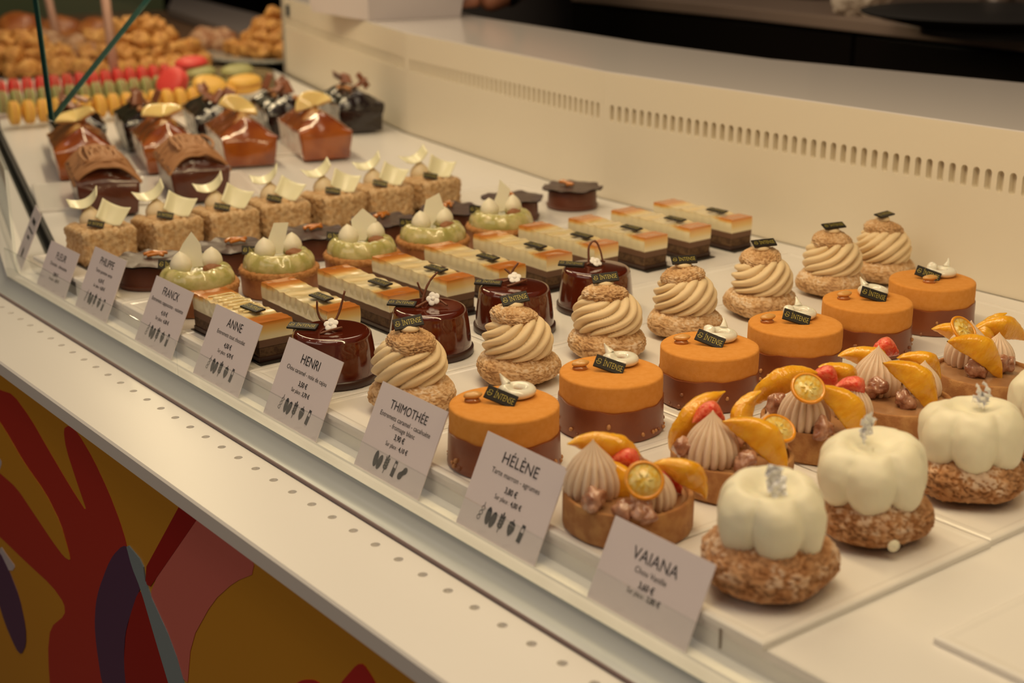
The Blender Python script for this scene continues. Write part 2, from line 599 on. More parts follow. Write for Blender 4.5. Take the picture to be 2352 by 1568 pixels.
MUR['mustard'] = (.66, .31, .02)
mural('painted_leaf', [(-60, 870), (0, 895), (30, 905), (70, 960), (110, 1030), (160, 1115), (203, 1182), (178, 1110), (152, 1030), (146, 985), (158, 976), (180, 995), (215, 1055), (250, 1130), (275, 1195), (290, 1243), (300, 1300), (330, 1400), (330, 1640), (120, 1640), (110, 1500), (116, 1440), (150, 1412), (148, 1385), (120, 1345), (60, 1290), (0, 1232), (-60, 1180)], 'red', .0004, 1)
mural('painted_finger_gap', [(-20, 940), (12, 985), (55, 1060), (105, 1130), (140, 1200), (160, 1270), (163, 1287), (148, 1278), (120, 1240), (80, 1180), (40, 1120), (0, 1085), (-40, 1050)], 'mustard', .0007, 1)
mural('painted_drop', [(-30, 1250), (0, 1265), (22, 1310), (45, 1370), (60, 1440), (61, 1480), (50, 1503), (38, 1490), (12, 1430), (-12, 1350), (-30, 1300)], 'purple', .0008, 1)
mural('painted_crescent', [(290, 1245), (255, 1280), (222, 1370), (218, 1450), (240, 1600), (300, 1600), (285, 1520), (290, 1440), (325, 1350), (330, 1300)], 'purple', .0008)
mural('painted_wedge', [(325, 1340), (295, 1430), (285, 1520), (300, 1640), (440, 1640), (400, 1530), (360, 1430)], 'dred', .0010)
mural('painted_band', [(425, 1140), (338, 1300), (335, 1340), (347, 1346), (462, 1180)], 'dred', .0008, 0)
mural('painted_field', [(450, 1190), (400, 1260), (350, 1345), (345, 1400), (430, 1590), (440, 1470), (490, 1380), (540, 1335), (590, 1315), (560, 1230), (500, 1170)], 'pink', .0006, 1)
mural('painted_stem', [(290, 1243), (330, 1290), (338, 1345), (400, 1480), (440, 1620), (405, 1620), (360, 1470), (325, 1350), (305, 1300)], 'steel', .0012, 1)
mural('painted_petal', [(650, 1600), (690, 1560), (730, 1560), (760, 1600), (790, 1560), (830, 1515), (860, 1560), (900, 1640), (650, 1640)], 'crimson', .0008, 2)
mural('painted_spot', [(-20, 1060), (0, 1050), (6, 1062), (0, 1080), (-20, 1085)], 'white', .0008, 1)
mural('painted_spot', [(0, 1250), (20, 1280), (36, 1300), (28, 1312), (0, 1300)], 'white', .0006, 1)

# rail
rail = thing('front_rail', 'grey metal rail with a flat white lip running along the front of the display', 'rail')
prof = [(-.0165, -.034)]+[(-.0165+.0185*math.sin(a)**1.0, -.031+.0105*(1-math.cos(a))*.98+.0005) for a in np.linspace(0, PI/2, 9)]+[(.002, -.034)]
part('metal_profile', mesh('metal_profile', sweep(prof, PATH, .445), RAILM, angle=50), rail)
part('pinstripe', mesh('pinstripe', sweep([(-.0175, -.033), (-.0175, -.0275), (-.0165, -.0275), (-.0165, -.033)], PATH, .445), mat('plum_gasket', (.22, .15, .15), .4), smooth=False), rail)
part('white_lip', mesh('white_lip', sweep([(.002, -.034), (.002, -.0205), (.0115, -.0198), (.0125, -.0188), (.0135, -.0198), (.0135, -.034)], PATH, .445), WHITE, smooth=False), rail)
strip = tag(part('light_strip', mesh('light_strip', sweep([(.0136, -.034), (.0136, -.0205), (.0265, -.0190), (.0265, -.034)], PATH, .445), LIT, smooth=False)), 'pale cream strip glowing softly between the white lip and the trays', 'light strip')
tag(part('drain_channel', mesh('drain_channel', sweep([(.0455, -.04), (.0455, -.0185), (.0535, -.0185), (.0535, -.0050), (.0555, -.0050), (.0555, -.04)], [(-1.275, 0)]+PATH[1:], .445), DARKGAP, smooth=False)), 'black channel along the tray fronts of the far display', 'channel')
struct_fill = tag(part('white_filler', mesh('white_filler', sweep([(.0268, -.034), (.0268, -.0195), (.0453, -.0190), (.0453, -.034)], [(-1.275, 0)]+PATH[1:], .445), WHITE, smooth=False)), 'white strip between the glass rail and the black channel at left', 'strip')
# low glass lip
tag(part('glass_lip', mesh('glass_lip', join(box(-1.0, .3, .4455, .4467, -.0212, .0095), box(-1.386, -1.0015, .4455, .4467, -.0212, .0095)), GLASS, smooth=False)), 'low clear glass lip standing in front of the price cards', 'glass')
# front pane of far section
fp = offset_path([(p[0], p[1]+.445) for p in PATH[1:]], .010)
g = []
for a, b in zip(fp[:-1], fp[1:]):
    d = (b-a)/np.linalg.norm(b-a)
    n = np.array([d[1], -d[0]])*.003
    q = [a+d*.002, b-d*.002, b-d*.002+n, a+d*.002+n]
    g.append(prism([tuple(v) for v in q], -.0180, .085))
tag(part('front_glass', mesh('front_glass', join(*g), GLASS, smooth=False)), 'upright clear front pane of the far display, seen almost edge on at left', 'glass')

# deck under the trays
deckp = [(.35, .4725), (-1.272, .4725), (-1.275, .5025), (-1.397, .5045), (-2.207, .7250), (-3.25, 1.0500), (-3.25, 1.62), (-2.575, 1.412), (-1.795, 1.192), (-1.25, 1.108), (.35, 1.108)]
o = part('display_deck', mesh('display_deck', prism(deckp, -.0165, -.0042), WHITE, smooth=False))
tag(o, 'white deck under all the pastry trays', 'display deck')
part('deck_fascia', mesh('deck_fascia', box(-1.272, .35, .4716, .4724, -.0240, -.0043), WHITE, smooth=False), o)
for xs in (-.437, .1):
    part('joint', mesh('joint', box(xs, xs+.0012, .4708, .4716, -.0165, -.0043), mat('joint_grey', (.25, .2, .16), .6), smooth=False), o)
tag(part('deck_support', mesh('deck_support', prism([(.35, .50), (-1.25, .50), (-1.30, .54), (-2.20, .80), (-3.2, 1.12), (-3.2, 1.5), (-2.575, 1.39), (-1.795, 1.17), (-1.25, 1.09), (.35, 1.09)], -.0640, -.0166), WHITE, smooth=False)), 'white support under the display deck', 'display base')

# rear housing: inner wall with slots, ledge on top
WP = [(.35, 1.11), (-1.25, 1.11), (-1.79, 1.195), (-2.56, 1.42)]
WH = .145
wallo = thing('rear_housing', 'cream rear wall with a row of vent slots and a glossy top ledge', 'display housing')
wp = np.array(WP)
SLZ0, SLZ1 = .084, .112
gs = []
for a, b in zip(wp[:-1], wp[1:]):
    L = np.linalg.norm(b-a)
    d = (b-a)/L
    npitch = int((L-.012)/.0126)
    x_off = (L-npitch*.0126)/2

    def put(g2, d=d, a=a):
        V = g2[0]
        W = np.c_[a[0]+d[0]*V[:, 0]-d[1]*V[:, 2]*(-1), a[1]+d[1]*V[:, 0]+d[0]*V[:, 2], V[:, 1]]
        # local z (out of the wall, towards the customer) maps to the wall normal
        nrm = np.array([-d[1], d[0]])
        W[:, 0] = a[0]+d[0]*V[:, 0]+nrm[0]*V[:, 2]
        W[:, 1] = a[1]+d[1]*V[:, 0]+nrm[1]*V[:, 2]
        return W, g2[1]
    slot = lambda t: (.0035*math.cos(t), (.0064 if math.sin(t) > 0 else -.0064)+.0035*math.sin(t))
    sp = plate_with_holes(npitch, .0126, SLZ1-SLZ0, slot, .0072, 20)
    sp = (sp[0]+np.array([x_off, (SLZ0+SLZ1)/2, 0]), sp[1])
    gs.append(put(sp))
    for (u0, u1, z0, z1) in ((0, L, -.0042, SLZ0), (0, L, SLZ1, WH-.001), (0, x_off, SLZ0, SLZ1), (x_off+npitch*.0126, L, SLZ0, SLZ1)):
        gs.append(put((np.array([(u0, z0, 0), (u1, z0, 0), (u1, z1, 0), (u0, z1, 0)], float), [(0, 1, 2, 3)])))
part('vented_panel', mesh('vented_panel', join(*gs), WALLM, smooth=False), wallo)
bk = np.array([(.35, 1.42), (-.89, 1.403), (-1.22, 1.358), (-1.46, 1.370), (-1.95, 1.445), (-2.64, 1.70)])
hp = [tuple(p+np.array([0, .0075])) for p in wp]+[tuple(p) for p in bk[::-1]]
part('housing_core', mesh('housing_core', prism(hp, -.10, WH-.004), WALLM, smooth=False), wallo)
part('top_ledge', mesh('top_ledge', prism([tuple(p+np.array([0, .001])) for p in wp]+[tuple(p) for p in bk[::-1]], WH-.004, WH), LEDGE, smooth=False, bevel=.0012), wallo, label='glossy white ledge on top of the rear wall')
part('end_cap', mesh('end_cap', prism([(-2.56, 1.415), (-2.566, 1.418), (-2.65, 1.70), (-2.642, 1.70)], -.06, WH+.002), mat('grey_end_cap', (.5, .47, .42), .4), smooth=False), wallo)
part('socket', mesh('socket', xf(box(-.006, .006, -.002, .002, -.011, .011), (-2.515, 1.403, .122), (0, 0, -.284)), mat('blue_black_socket', (.01, .03, .05), .3), smooth=False), wallo, label='small dark socket near the top corner')
part('rear_cabinet', mesh('rear_cabinet', prism([tuple(p-np.array([0, .03])) for p in bk]+[(-2.60, 1.5), (.35, 1.25)], -1.06, -.10), mat('case_carcass', (.25, .22, .2), .6), smooth=False), wallo)

# trays
TB = [(-.407, -.5135), (-.515, -.6245), (-.626, -.7355), (-.737, -.8315), (-.833, -.9225), (-.924, -1.0475), (-1.049, -1.158), (-1.1595, -1.262), (-1.2635, -1.375)]
TL = ['vanilla cream puffs', 'citrus tarts', 'orange caramel cakes', 'caramel swirl puffs', 'dark glazed domes', 'layered cappuccino bars', 'green domed tarts', 'dark tarts with orange peel', 'hazelnut squares']


def tray_mesh(w, l):
    # shallow slab with a softly raised rim
    prof_ = [(0, -.004), (0, -.0008), (.0012, 0), (.0045, 0), (.0065, -.0011)]
    rows = []
    for ins, z in prof_:
        rows.append([(ins, ins, z), (w-ins, ins, z), (w-ins, l-ins, z), (ins, l-ins, z)])
    V = np.array(rows).reshape(-1, 3)
    fs = [(4*i+k, 4*i+(k+1) % 4, 4*(i+1)+(k+1) % 4, 4*(i+1)+k) for i in range(4) for k in range(4)]
    fs += [(0, 3, 2, 1), (16, 17, 18, 19)]
    V[16:, 2] = -.0006
    V[12:16, 2] = -.0001
    return mesh('serving_tray', (V, fs), TRAY, smooth=False)


for (xa, xb), nm in zip(TB, TL):
    for k, (ya, yb) in enumerate([(.4695, .6540), (.6555, 1.070)]):
        dx = .002 if k else 0
        o = part('serving_tray', tray_mesh(xa-xb, yb-ya), None, (xb-dx*.5, ya, 0))
        tag(o, ('front' if k == 0 else 'rear')+' white tray under the '+nm, 'tray', 'white serving trays in the near display')
o = part('serving_tray', tray_mesh(.22, .30), None, (-.361, .540, 0))
tag(o, 'empty white tray at the near right corner of the deck', 'tray', 'white serving trays in the near display')
DIRF = np.array([-.955, .297])
fang = math.atan2(-.297, .955)
for k, (cx, cy) in enumerate([(-1.62, .70), (-1.80, .81), (-1.84, 1.0)]):
    w_, l_ = ((.16, .26), (.17, .27), (.24, .16))[k]
    o = part('serving_tray', tray_mesh(w_, l_), None, (0, 0, 0), (0, 0, fang))
    M = Matrix.Rotation(fang, 3, 'Z')
    cc = M@Vector((w_/2, l_/2, 0))
    o.location = (cx-cc.x, cy-cc.y, 0)
    tag(o, ['white tray under the chestnut topped loaves', 'white tray under the orange glazed loaves in front', 'white tray under the orange glazed loaf nearest the rear wall'][k], 'tray', 'white serving trays in the far display')

# hanging glass side pane (corner pointing down, upper left of the photo)
pc = at_y(118, 278, .53)
X0 = pc[0]


def at_x(px, py, X):
    d = FW*F_PX+RT*(px-1176)-UP*(py-784)
    return CC+d*(X/d[0])


p1 = at_x(80, 0, X0)
p2 = at_x(340, 0, X0)
e1 = pc+(p1-pc)*2.6
e2 = pc+(p2-pc)*2.6
sidep = thing('hanging_glass_pane', 'clear glass pane with a dark green edge, its corner pointing down over the loaves', 'glass', tuple(pc))


def seg_box(a, b, t, wdt):
    # bar along a->b in the plane X=const, width along X = t (glass thickness), small height wdt inside pane
    a, b = np.array(a), np.array(b)
    d = (b-a)/np.linalg.norm(b-a)
    n = np.array([0, -d[2], d[1]])
    c = (e1+e2)/2
    if (c-a)@n < 0: n = -n
    X = np.array([1, 0, 0])
    V = []
    for p in (a, b):
        for sx_ in (-t/2, t/2):
            for k in (0, wdt): V.append(p+X*sx_+n*k-pc)
    return np.array(V), [(0, 1, 3, 2), (4, 6, 7, 5), (0, 4, 5, 1), (2, 3, 7, 6), (0, 2, 6, 4), (1, 5, 7, 3)]


T = .0130
part('green_edge', mesh('green_edge', join(seg_box(pc, e1, T, .0012), seg_box(pc, e2, T, .0012)), GLASSE, smooth=False), sidep, label='dark green polished edge')
tri = [pc-pc, e1-pc, e2-pc]
V = [(-T/2*.9, v[1], v[2]) for v in tri]+[(T/2*.9, v[1], v[2]) for v in tri]
part('pane', mesh('pane', (np.array(V), [(0, 1, 2), (3, 5, 4), (0, 3, 4, 1), (1, 4, 5, 2), (2, 5, 3, 0)]), GLASS, smooth=False), sidep)

# ================================================================ PRICE CARDS
def poly_fan(pts):
    return np.array([(x, y, 0) for x, y in pts], float), [tuple(range(len(pts)))]


def ell(cx, cy, rx, ry, a=0, n=18):
    return [(cx+rx*math.cos(t)*math.cos(a)-ry*math.sin(t)*math.sin(a), cy+rx*math.cos(t)*math.sin(a)+ry*math.sin(t)*math.cos(a)) for t in np.linspace(0, 2*PI, n, endpoint=False)]


def ring2(cx, cy, r, w_, n=16):
    V = [(cx+q*math.cos(t), cy+q*math.sin(t), 0) for q in (r, r-w_) for t in np.linspace(0, 2*PI, n, endpoint=False)]
    return np.array(V), [(k, (k+1) % n, n+(k+1) % n, n+k) for k in range(n)]


ICONS = {
    'soy': join(ring2(-.8, -.8, .55, .16), ring2(0, 0, .55, .16), ring2(.8, .8, .55, .16), poly_fan([(1.1, 1.3), (1.25, 1.2), (1.6, 1.9), (1.45, 1.95)])),
    'eggs': join(poly_fan(ell(-.62, 0, .62, 1.35, .12)), poly_fan(ell(.62, -.1, .62, 1.3, -.12))),
    'wheat': join(*[poly_fan(ell(s*.38, -.6+k*.55, .2, .42, -s*.6)) for s in (-1, 1) for k in range(4)], poly_fan([(-.08, -1.7), (.08, -1.7), (.08, 1.3), (-.08, 1.3)]), poly_fan(ell(0, 1.5, .18, .4))),
    'hazel': join(poly_fan([(0, -1.4), (.55, -.8), (.85, 0), (.8, .45), (-.8, .45), (-.85, 0), (-.55, -.8)]), poly_fan([(-.85, .55), (.85, .55), (.6, 1.0), (0, 1.2), (-.6, 1.0)]), poly_fan([(-.08, 1.2), (.08, 1.2), (.12, 1.55), (-.05, 1.55)])),
    'milk': join(poly_fan([(-.5, -1.5), (.5, -1.5), (.5, .2), (-.5, .2)]), poly_fan([(-.5, .2), (-.35, .2), (-.28, 1.0), (-.4, 1.0)]), poly_fan([(.35, .2), (.5, .2), (.4, 1.0), (.28, 1.0)]), poly_fan([(-.42, 1.0), (.42, 1.0), (.42, 1.5), (-.42, 1.5)])),
    'peanut': join(poly_fan(ell(-.45, -.6, .65, .8, -.5)), poly_fan(ell(.45, .6, .6, .75, -.5)), poly_fan(ell(0, 0, .5, .6, -.5)))}
ICON_NAME = {'soy': 'soy_icon', 'eggs': 'egg_icon', 'wheat': 'wheat_icon', 'hazel': 'hazelnut_icon', 'milk': 'milk_icon', 'peanut': 'peanut_icon'}
CW = .0752
A5 = ['soy', 'eggs', 'wheat', 'hazel', 'milk']
CARDS = [
    (-.523, .448-.0, .047, 'VAIANA', ['Chou Vanille'], '3,60 €', '3,80 €', [], 'white price card in front of the vanilla cream puffs, nearest the camera'),
    (-.644, 0, .0590, 'HÉLÈNE', ['Tarte marron - agrumes'], '3,80 €', '4,00 €', A5, 'white price card with five icons standing before the citrus tarts'),
    (-.760, 0, .0590, 'THIMOTHÉE', ['Entremets caramel - cacahuète', '- fromage blanc'], '3,90 €', '4,10 €', ['eggs', 'wheat', 'milk', 'peanut'], 'white price card with four icons and a peanut, in front of the orange caramel cakes'),
    (-.885, 0, .0590, 'HENRI', ['Chou caramel - noix de cajou'], '3,50 €', '3,70 €', A5, 'white price card reading 3,50 € in front of the nearest dark glazed dome'),
    (-1.000, 0, .0580, 'ANNE', ['Entremets tout chocolat'], '4,50 €', '4,70 €', A5, 'white price card reading 4,50 € in front of the cappuccino bars'),
    (-1.111, 0, .0580, 'FRANCK', ['Entremets cappuccino - noisette'], '4,10 €', '4,30 €', A5, 'white price card in front of the nearest green domed tart'),
    (-1.243, 0, .0580, 'PHILIPPE', ['Tarte pomme verte'], '4,10 €', '4,30 €', A5, 'white price card with shiny glare, before the dark tart with orange peel'),
    (-1.340, 0, .0450, 'FLEUR', ['Chocolat - clémentine'], '3,80 €', '4,00 €', [], 'white price card before the nearest hazelnut square, leftmost of the readable ones'),
]
lean = math.atan2(.053, .0245)
for x0, _, h, nm, lines, pr, sp_, icons, lab in CARDS:
    cw = CW if x0 > -1.05 else .0705
    c = thing('price_card', lab, 'price card', (x0+cw/2, .4585, -.0198), 0, 'price cards along the rail')
    c.rotation_euler = (lean, 0, 0)
    part('card', mesh('card', box(-cw/2, cw/2, 0, h, -.0003, .0003), CARD, smooth=False), c)
    Z = .0005
    k = .0590
    nmg = text_geo(nm, .0098 if nm != 'THIMOTHÉE' else .0086, .0)
    wmax = {'VAIANA': .034, 'HÉLÈNE': .033, 'THIMOTHÉE': .042, 'HENRI': .025, 'ANNE': .024, 'FRANCK': .030, 'PHILIPPE': .030, 'FLEUR': .024}[nm]
    wn = nmg[0][:, 0].max()*2
    nmg = (nmg[0]*np.array([wmax/wn, 1, 1]), nmg[1])
    if nm == 'VAIANA': ys = (.0310, .0250, .0180, .0135)
    elif nm == 'FLEUR': ys = (.0310, .0240, .0150, .0105)
    elif len(lines) == 2: ys = (.0450, .0385, .0275, .0220)
    else: ys = (.0455, .0380, .0300, .0245)
    part('product_name', mesh('product_name', xf(nmg, (0, ys[0], Z)), INK, smooth=False, norm=False), c)
    for i, ln in enumerate(lines):
        tg = text_geo(ln, .0047)
        wn = tg[0][:, 0].max()*2
        sc_ = min(1, .060/wn)*.98
        part('description', mesh('description', xf((tg[0]*np.array([sc_, 1, 1]), tg[1]), (0, ys[1]-.0051*i, Z)), INK, smooth=False, norm=False), c)
    part('price', mesh('price', xf(text_geo(pr, .0052, .02, sx=.85), (0, ys[2], Z)), INK, smooth=False, norm=False), c)
    a = text_geo('Sur place : ', .0042, 0, sx=.8)
    b = text_geo(sp_, .0044, .022, sx=.85)
    wa, wb = a[0][:, 0].max(), b[0][:, 0].max()
    part('eat_in_price', mesh('eat_in_price', join(xf(a, (-wb-.0006, ys[3], Z)), xf(b, (wa+.0006, ys[3], Z))), INK, smooth=False, norm=False), c)
    for i, ic in enumerate(icons):
        nx = (i-(len(icons)-1)/2)*.0096
        g = xf(ICONS[ic], (nx, ys[3]-.0113, Z), (0, 0, -.10 if ic != 'soy' else .5), (*({'eggs': (.0040,)*2, 'soy': (.0028,)*2}.get(ic, (.0036,)*2)), 1))
        part(ICON_NAME[ic], mesh(ICON_NAME[ic], g, mat('grey_ink', (.07, .07, .08), .5), smooth=False, norm=False), c)
# far card seen nearly edge on behind the pane
c = thing('price_card', 'narrow white price card seen nearly edge on at the far left, behind the front pane', 'price card', (-1.425, .4715, -.018), 0, 'price cards along the rail')
c.rotation_euler = Euler((lean, 0, R_(-15)), 'XYZ')
part('card', mesh('card', box(-.03, .03, 0, .058, -.0003, .0003), CARD, smooth=False), c)
part('lettering', mesh('lettering', join(*[(np.array([(x0, y0, .0005), (x1, y0, .0005), (x1, y1, .0005), (x0, y1, .0005)]), [(0, 1, 2, 3)]) for x0, x1, y0, y1 in ((-.012, .012, .043, .048), (-.018, .018, .035, .037), (-.008, .008, .027, .030))], xf(ICONS['eggs'], (0, .012, .0005), (0, 0, 0), (.0038, .0038, 1))), INK, smooth=False, norm=False), c)

# ================================================================ SHARED DECORATIONS
TAG_ME = mesh('tag', box(-.0103, .0103, -.0045, .0045, -.0007, .0007), TAGM, bevel=.0004, smooth=False)
lg = xf(text_geo('İNTENSE', .0060, -.014, sx=.80), (.0022, -.0021, .00085))
lw = lg[0][:, 0].max()-lg[0][:, 0].min()
lg = (lg[0]*np.array([.0132/lw, 1, 1]), lg[1])
lg[0][:, 0] += .0024-(lg[0][:, 0].max()+lg[0][:, 0].min())/2
cup = join(*[(np.array([(q*math.cos(t)-.0075, q*1.0*math.sin(t)-.0003, .00085) for q in (.0017, .0014) for t in np.linspace(PI, 2*PI, 9)]), [(k, k+1, 9+k+1, 9+k) for k in range(8)]),
             (np.array([(q*math.cos(t)-.0072, q*.7*math.sin(t)+.0012, .00085) for q in (.0013, .0010) for t in np.linspace(-.5, 1.4*PI, 10)]), [(k, k+1, 10+k+1, 10+k) for k in range(9)]),
             (np.array([(-.0092, -.0003, .00085), (-.0058, -.0003, .00085), (-.0058, 0, .00085), (-.0092, 0, .00085)]), [(0, 1, 2, 3)])])
LET_ME = mesh('lettering', join(lg, cup), GOLD, smooth=False, norm=False)


def put_tag(parent, loc, yaw=0, tilt=0, roll=0, scale=1.0):
    o = part('tag', TAG_ME, parent)
    M = Matrix.Translation(loc)@Matrix.Rotation(yaw, 4, 'Z')@Matrix.Rotation(tilt, 4, 'X')@Matrix.Rotation(roll, 4, 'Z')@Matrix.Scale(scale, 4)
    o.matrix_local = M
    part('lettering', LET_ME, o)
    return o


def bun_mesh(r, h, m, seed, crack=110, amp=.0016, n=110, flat=.35, top=1.0):
    def F(u, v):
        # v 0 top .. 1 bottom centre
        t = v*PI*.5*1.62
        rr = r*np.sin(np.minimum(t, PI*.5))**.85
        z = h*.42+h*.58*np.cos(np.minimum(t, PI*.5))
        s = np.clip((t-PI*.5)/(PI*.5*.62), 0, 1)
        rr = np.where(t > PI*.5, r*(1-.0*s)*np.sqrt(np.clip(1-(s*.93)**2.2, 0, 1))*1.0, rr)
        z = np.where(t > PI*.5, h*.42*(1-s**.8), z)
        rr = np.where(v > .97, rr*(1-v)/.03, rr)
        z = np.where(v > .97, 0, z)
        wob = 1+.03*np.sin(3*2*PI*u+seed)+.02*np.sin(5*2*PI*u+2*seed)
        return rr*wob*np.cos(2*PI*u), rr*wob*np.sin(2*PI*u), z
    g = surf(F, n, 76, cu=True)
    me = mesh('choux_bun', g, m, disp=[(amp, crack, 'c'), (.0016, 45, 'n'), (.0005, 500, 'n')], seed=seed)
    return me


# ================================================================ VANILLA PUFFS
def vcream_mesh(seed):
    prof_ = smooth_path([(0, .0505), (.006, .0508), (.0105, .0535), (.0155, .0570), (.021, .0560), (.0262, .050), (.0285, .042), (.0280, .034), (.0255, .0275), (.021, .0245), (.010, .024), (0, .024)], 60, 2)

    def mod(th, r, z, t):
        lob = np.abs(np.sin(3*th+.4*np.sin(th+seed)+seed*1.3))**.55
        k = np.clip((r-.010)/.012, 0, 1)
        r2 = r*(1-.13*k*(1-lob))
        z2 = z-.0045*k*lob*np.clip((.045-z)/.02, 0, 1)+.0030*(1-lob)*np.clip((.040-z)/.015, 0, 1)*k
        z2 = z2+.0022*np.sin(th+seed)*np.clip((z-.045)/.01, 0, 1)
        return r2, z2
    return mesh('cream_dome', lathe(prof_, 120, mod), VCREAM, disp=[(.0009, 60, 'n'), (.0005, 160, 'n')], seed=seed)


def leaf_mesh(seed):
    rnd = random.Random(seed)
    gs = []
    for k in range(5):
        cx, cy, cz = rnd.uniform(-.0025, .0025), rnd.uniform(-.001, .001), .001+.0026*k
        gs.append(xf(sheet(lambda u, v: ((u-.5)*.008, (v-.5)*.007, .0012*np.sin(9*u+seed)*np.cos(8*v)), 8, 8, .0002), (cx, cy, cz), (rnd.uniform(.5, 1.9), rnd.uniform(-.6, .6), rnd.uniform(-1, 1))))
    return mesh('silver_leaf', join(*gs), SILVER, smooth=False)


VP = [(-.449, .518), (-.4545, .6085), (-.456, .700), (-.459, .795)]
for i, (x, y) in enumerate(VP):
    t = thing('vanilla_puff', 'cream puff under a lobed white cream dome with silver leaf, '+ORD[i], 'pastry', (x, y, 0), VA+[0, .2, -.3, .5][i], 'vanilla cream puffs')
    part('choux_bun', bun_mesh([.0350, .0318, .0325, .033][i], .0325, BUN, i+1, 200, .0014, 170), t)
    q = [1.03, 1.10, 1.12, 1.08][i]
    part('cream_dome', vcream_mesh(i*.9+.3), t, [(0, 0, 0), (-.002, 0, 0), (0, 0, 0), (0, 0, 0)][i]).scale = (q, q, [1.0, .99, .99, 1][i])
    part('silver_leaf', leaf_mesh(i), t, [(.001, -.002, .052), (-.004, .006, .056), (.004, .004, .054), (0, 0, .053)][i], (0, 0, i*1.1))
    if i == 1: part('cream_drip', mesh('cream_drip', ellipsoid(.0035, .002, .0035), VCREAM), t, (-.002, -.0325, .008))

# ================================================================ CITRUS TARTS
TR = .0370


def tart_shell(r, h, m, name='tart_shell', wall=.0032):
    prof_ = [(0, 0), (r*.96, 0), (r, .0015), (r, h-.001), (r-.0007, h), (r-wall+.0007, h), (r-wall, h-.001), (r-wall, h-.004), (0, h-.004)]
    return mesh(name, lathe(prof_, 80), m, disp=[(.0005, 200, 'n'), (.0005, 60, 'n')], seed=1, angle=45)


SHELL_ME = tart_shell(TR, .0205, SHELL)
FILL_ME = mesh('chestnut_filling', lathe([(0, .0192), (TR-.006, .0190), (TR-.0034, .0185), (TR-.0034, .0168), (0, .0168)], 48), FILL, disp=[(.0003, 90, 'n')])


def kiss_mesh(r, h, n, tw, name='chestnut_cream_kiss', m=None, sharp=.24):
    prof_ = smooth_path([(0, h), (r*.07, h*.94), (r*.33, h*.80), (r*.76, h*.58), (r*.98, h*.34), (r, h*.17), (r*.93, h*.03), (r*.8, 0), (0, 0)], 44, 2)

    def mod(th, r_, z, t):
        q = n*th/2+tw*z/h
        rib = np.abs(np.sin(q))**.8
        return r_*(1-sharp*(1-rib)), z
    return mesh(name, lathe(prof_, n*12, mod), m or MARRON)


KB = kiss_mesh(.0170, .0335, 18, -1.0)
KS = kiss_mesh(.0130, .0250, 16, -.8)


def segment_mesh(L, D, th, seed, m=ORANGE, name='orange_segment'):
    """half-moon citrus segment: straight edge along x, bulging towards +z, thickness along y"""
    def F(u, v):
        # u along length, v around the wedge cross-section
        c = np.sin(PI*np.clip(u, .004, .996))
        half = D*c**.85
        w_ = th*c**.45
        a = 2*PI*v
        yy = w_*.5*np.sin(a)
        zz = half*(.5-.5*np.cos(a))
        yy = yy*(.22+.95*(zz/(half+1e-9))**.8)
        yy = yy+.0012*np.sin(60*zz+9*u)
        return (u-.5)*L, yy+.0008*np.sin(6*u+seed), zz
    return mesh(name, surf(F, 34, 22, cv=True), m, disp=[(.0005, 420, 'n'), (.0006, 110, 'n')], seed=seed)


SEG = [segment_mesh(.052, .0190, .0125, 1), segment_mesh(.045, .0175, .0115, 2), segment_mesh(.038, .0165, .0115, 3)]
GRP = segment_mesh(.022, .0145, .012, 5, GRAPE, 'grapefruit_piece')
CHE = [mesh('candied_chestnut', ellipsoid(.0085, .0065, .0058, 30, 20), CHEST, disp=[(.0034, 130, 'n'), (.0022, 300, 'n')], seed=s) for s in (1, 2, 3)]


def kum_parts(parent, loc, rot):
    o = part('kumquat_slice', mesh('kumquat_slice', join(lathe([(.0090, -.0010), (.0106, -.0008), (.0112, 0), (.0106, .0010), (.0092, .0012), (.0090, -.0010)], 40)), RIND), parent, loc, rot)
    part('pulp', mesh('pulp', join(lathe([(0, .0006), (.0091, .0007), (.0091, -.0007), (0, -.0006)], 36), *[xf(ellipsoid(.0016, .0006, .0004, 10, 6), (.0035*math.cos(a), .0035*math.sin(a), .0009), (0, 0, a)) for a in np.linspace(0, 2*PI, 6, endpoint=False)]), PULP), o)


def local(root, p):
    c, s = math.cos(-VA), math.sin(-VA)
    dx, dy = p[0]-root[0], p[1]-root[1]
    return (c*dx-s*dy, s*dx+c*dy, p[2])


TP = [(-.548, .510), (-.5535, .600), (-.562, .689), (-.552, .757), (-.550, .853)]
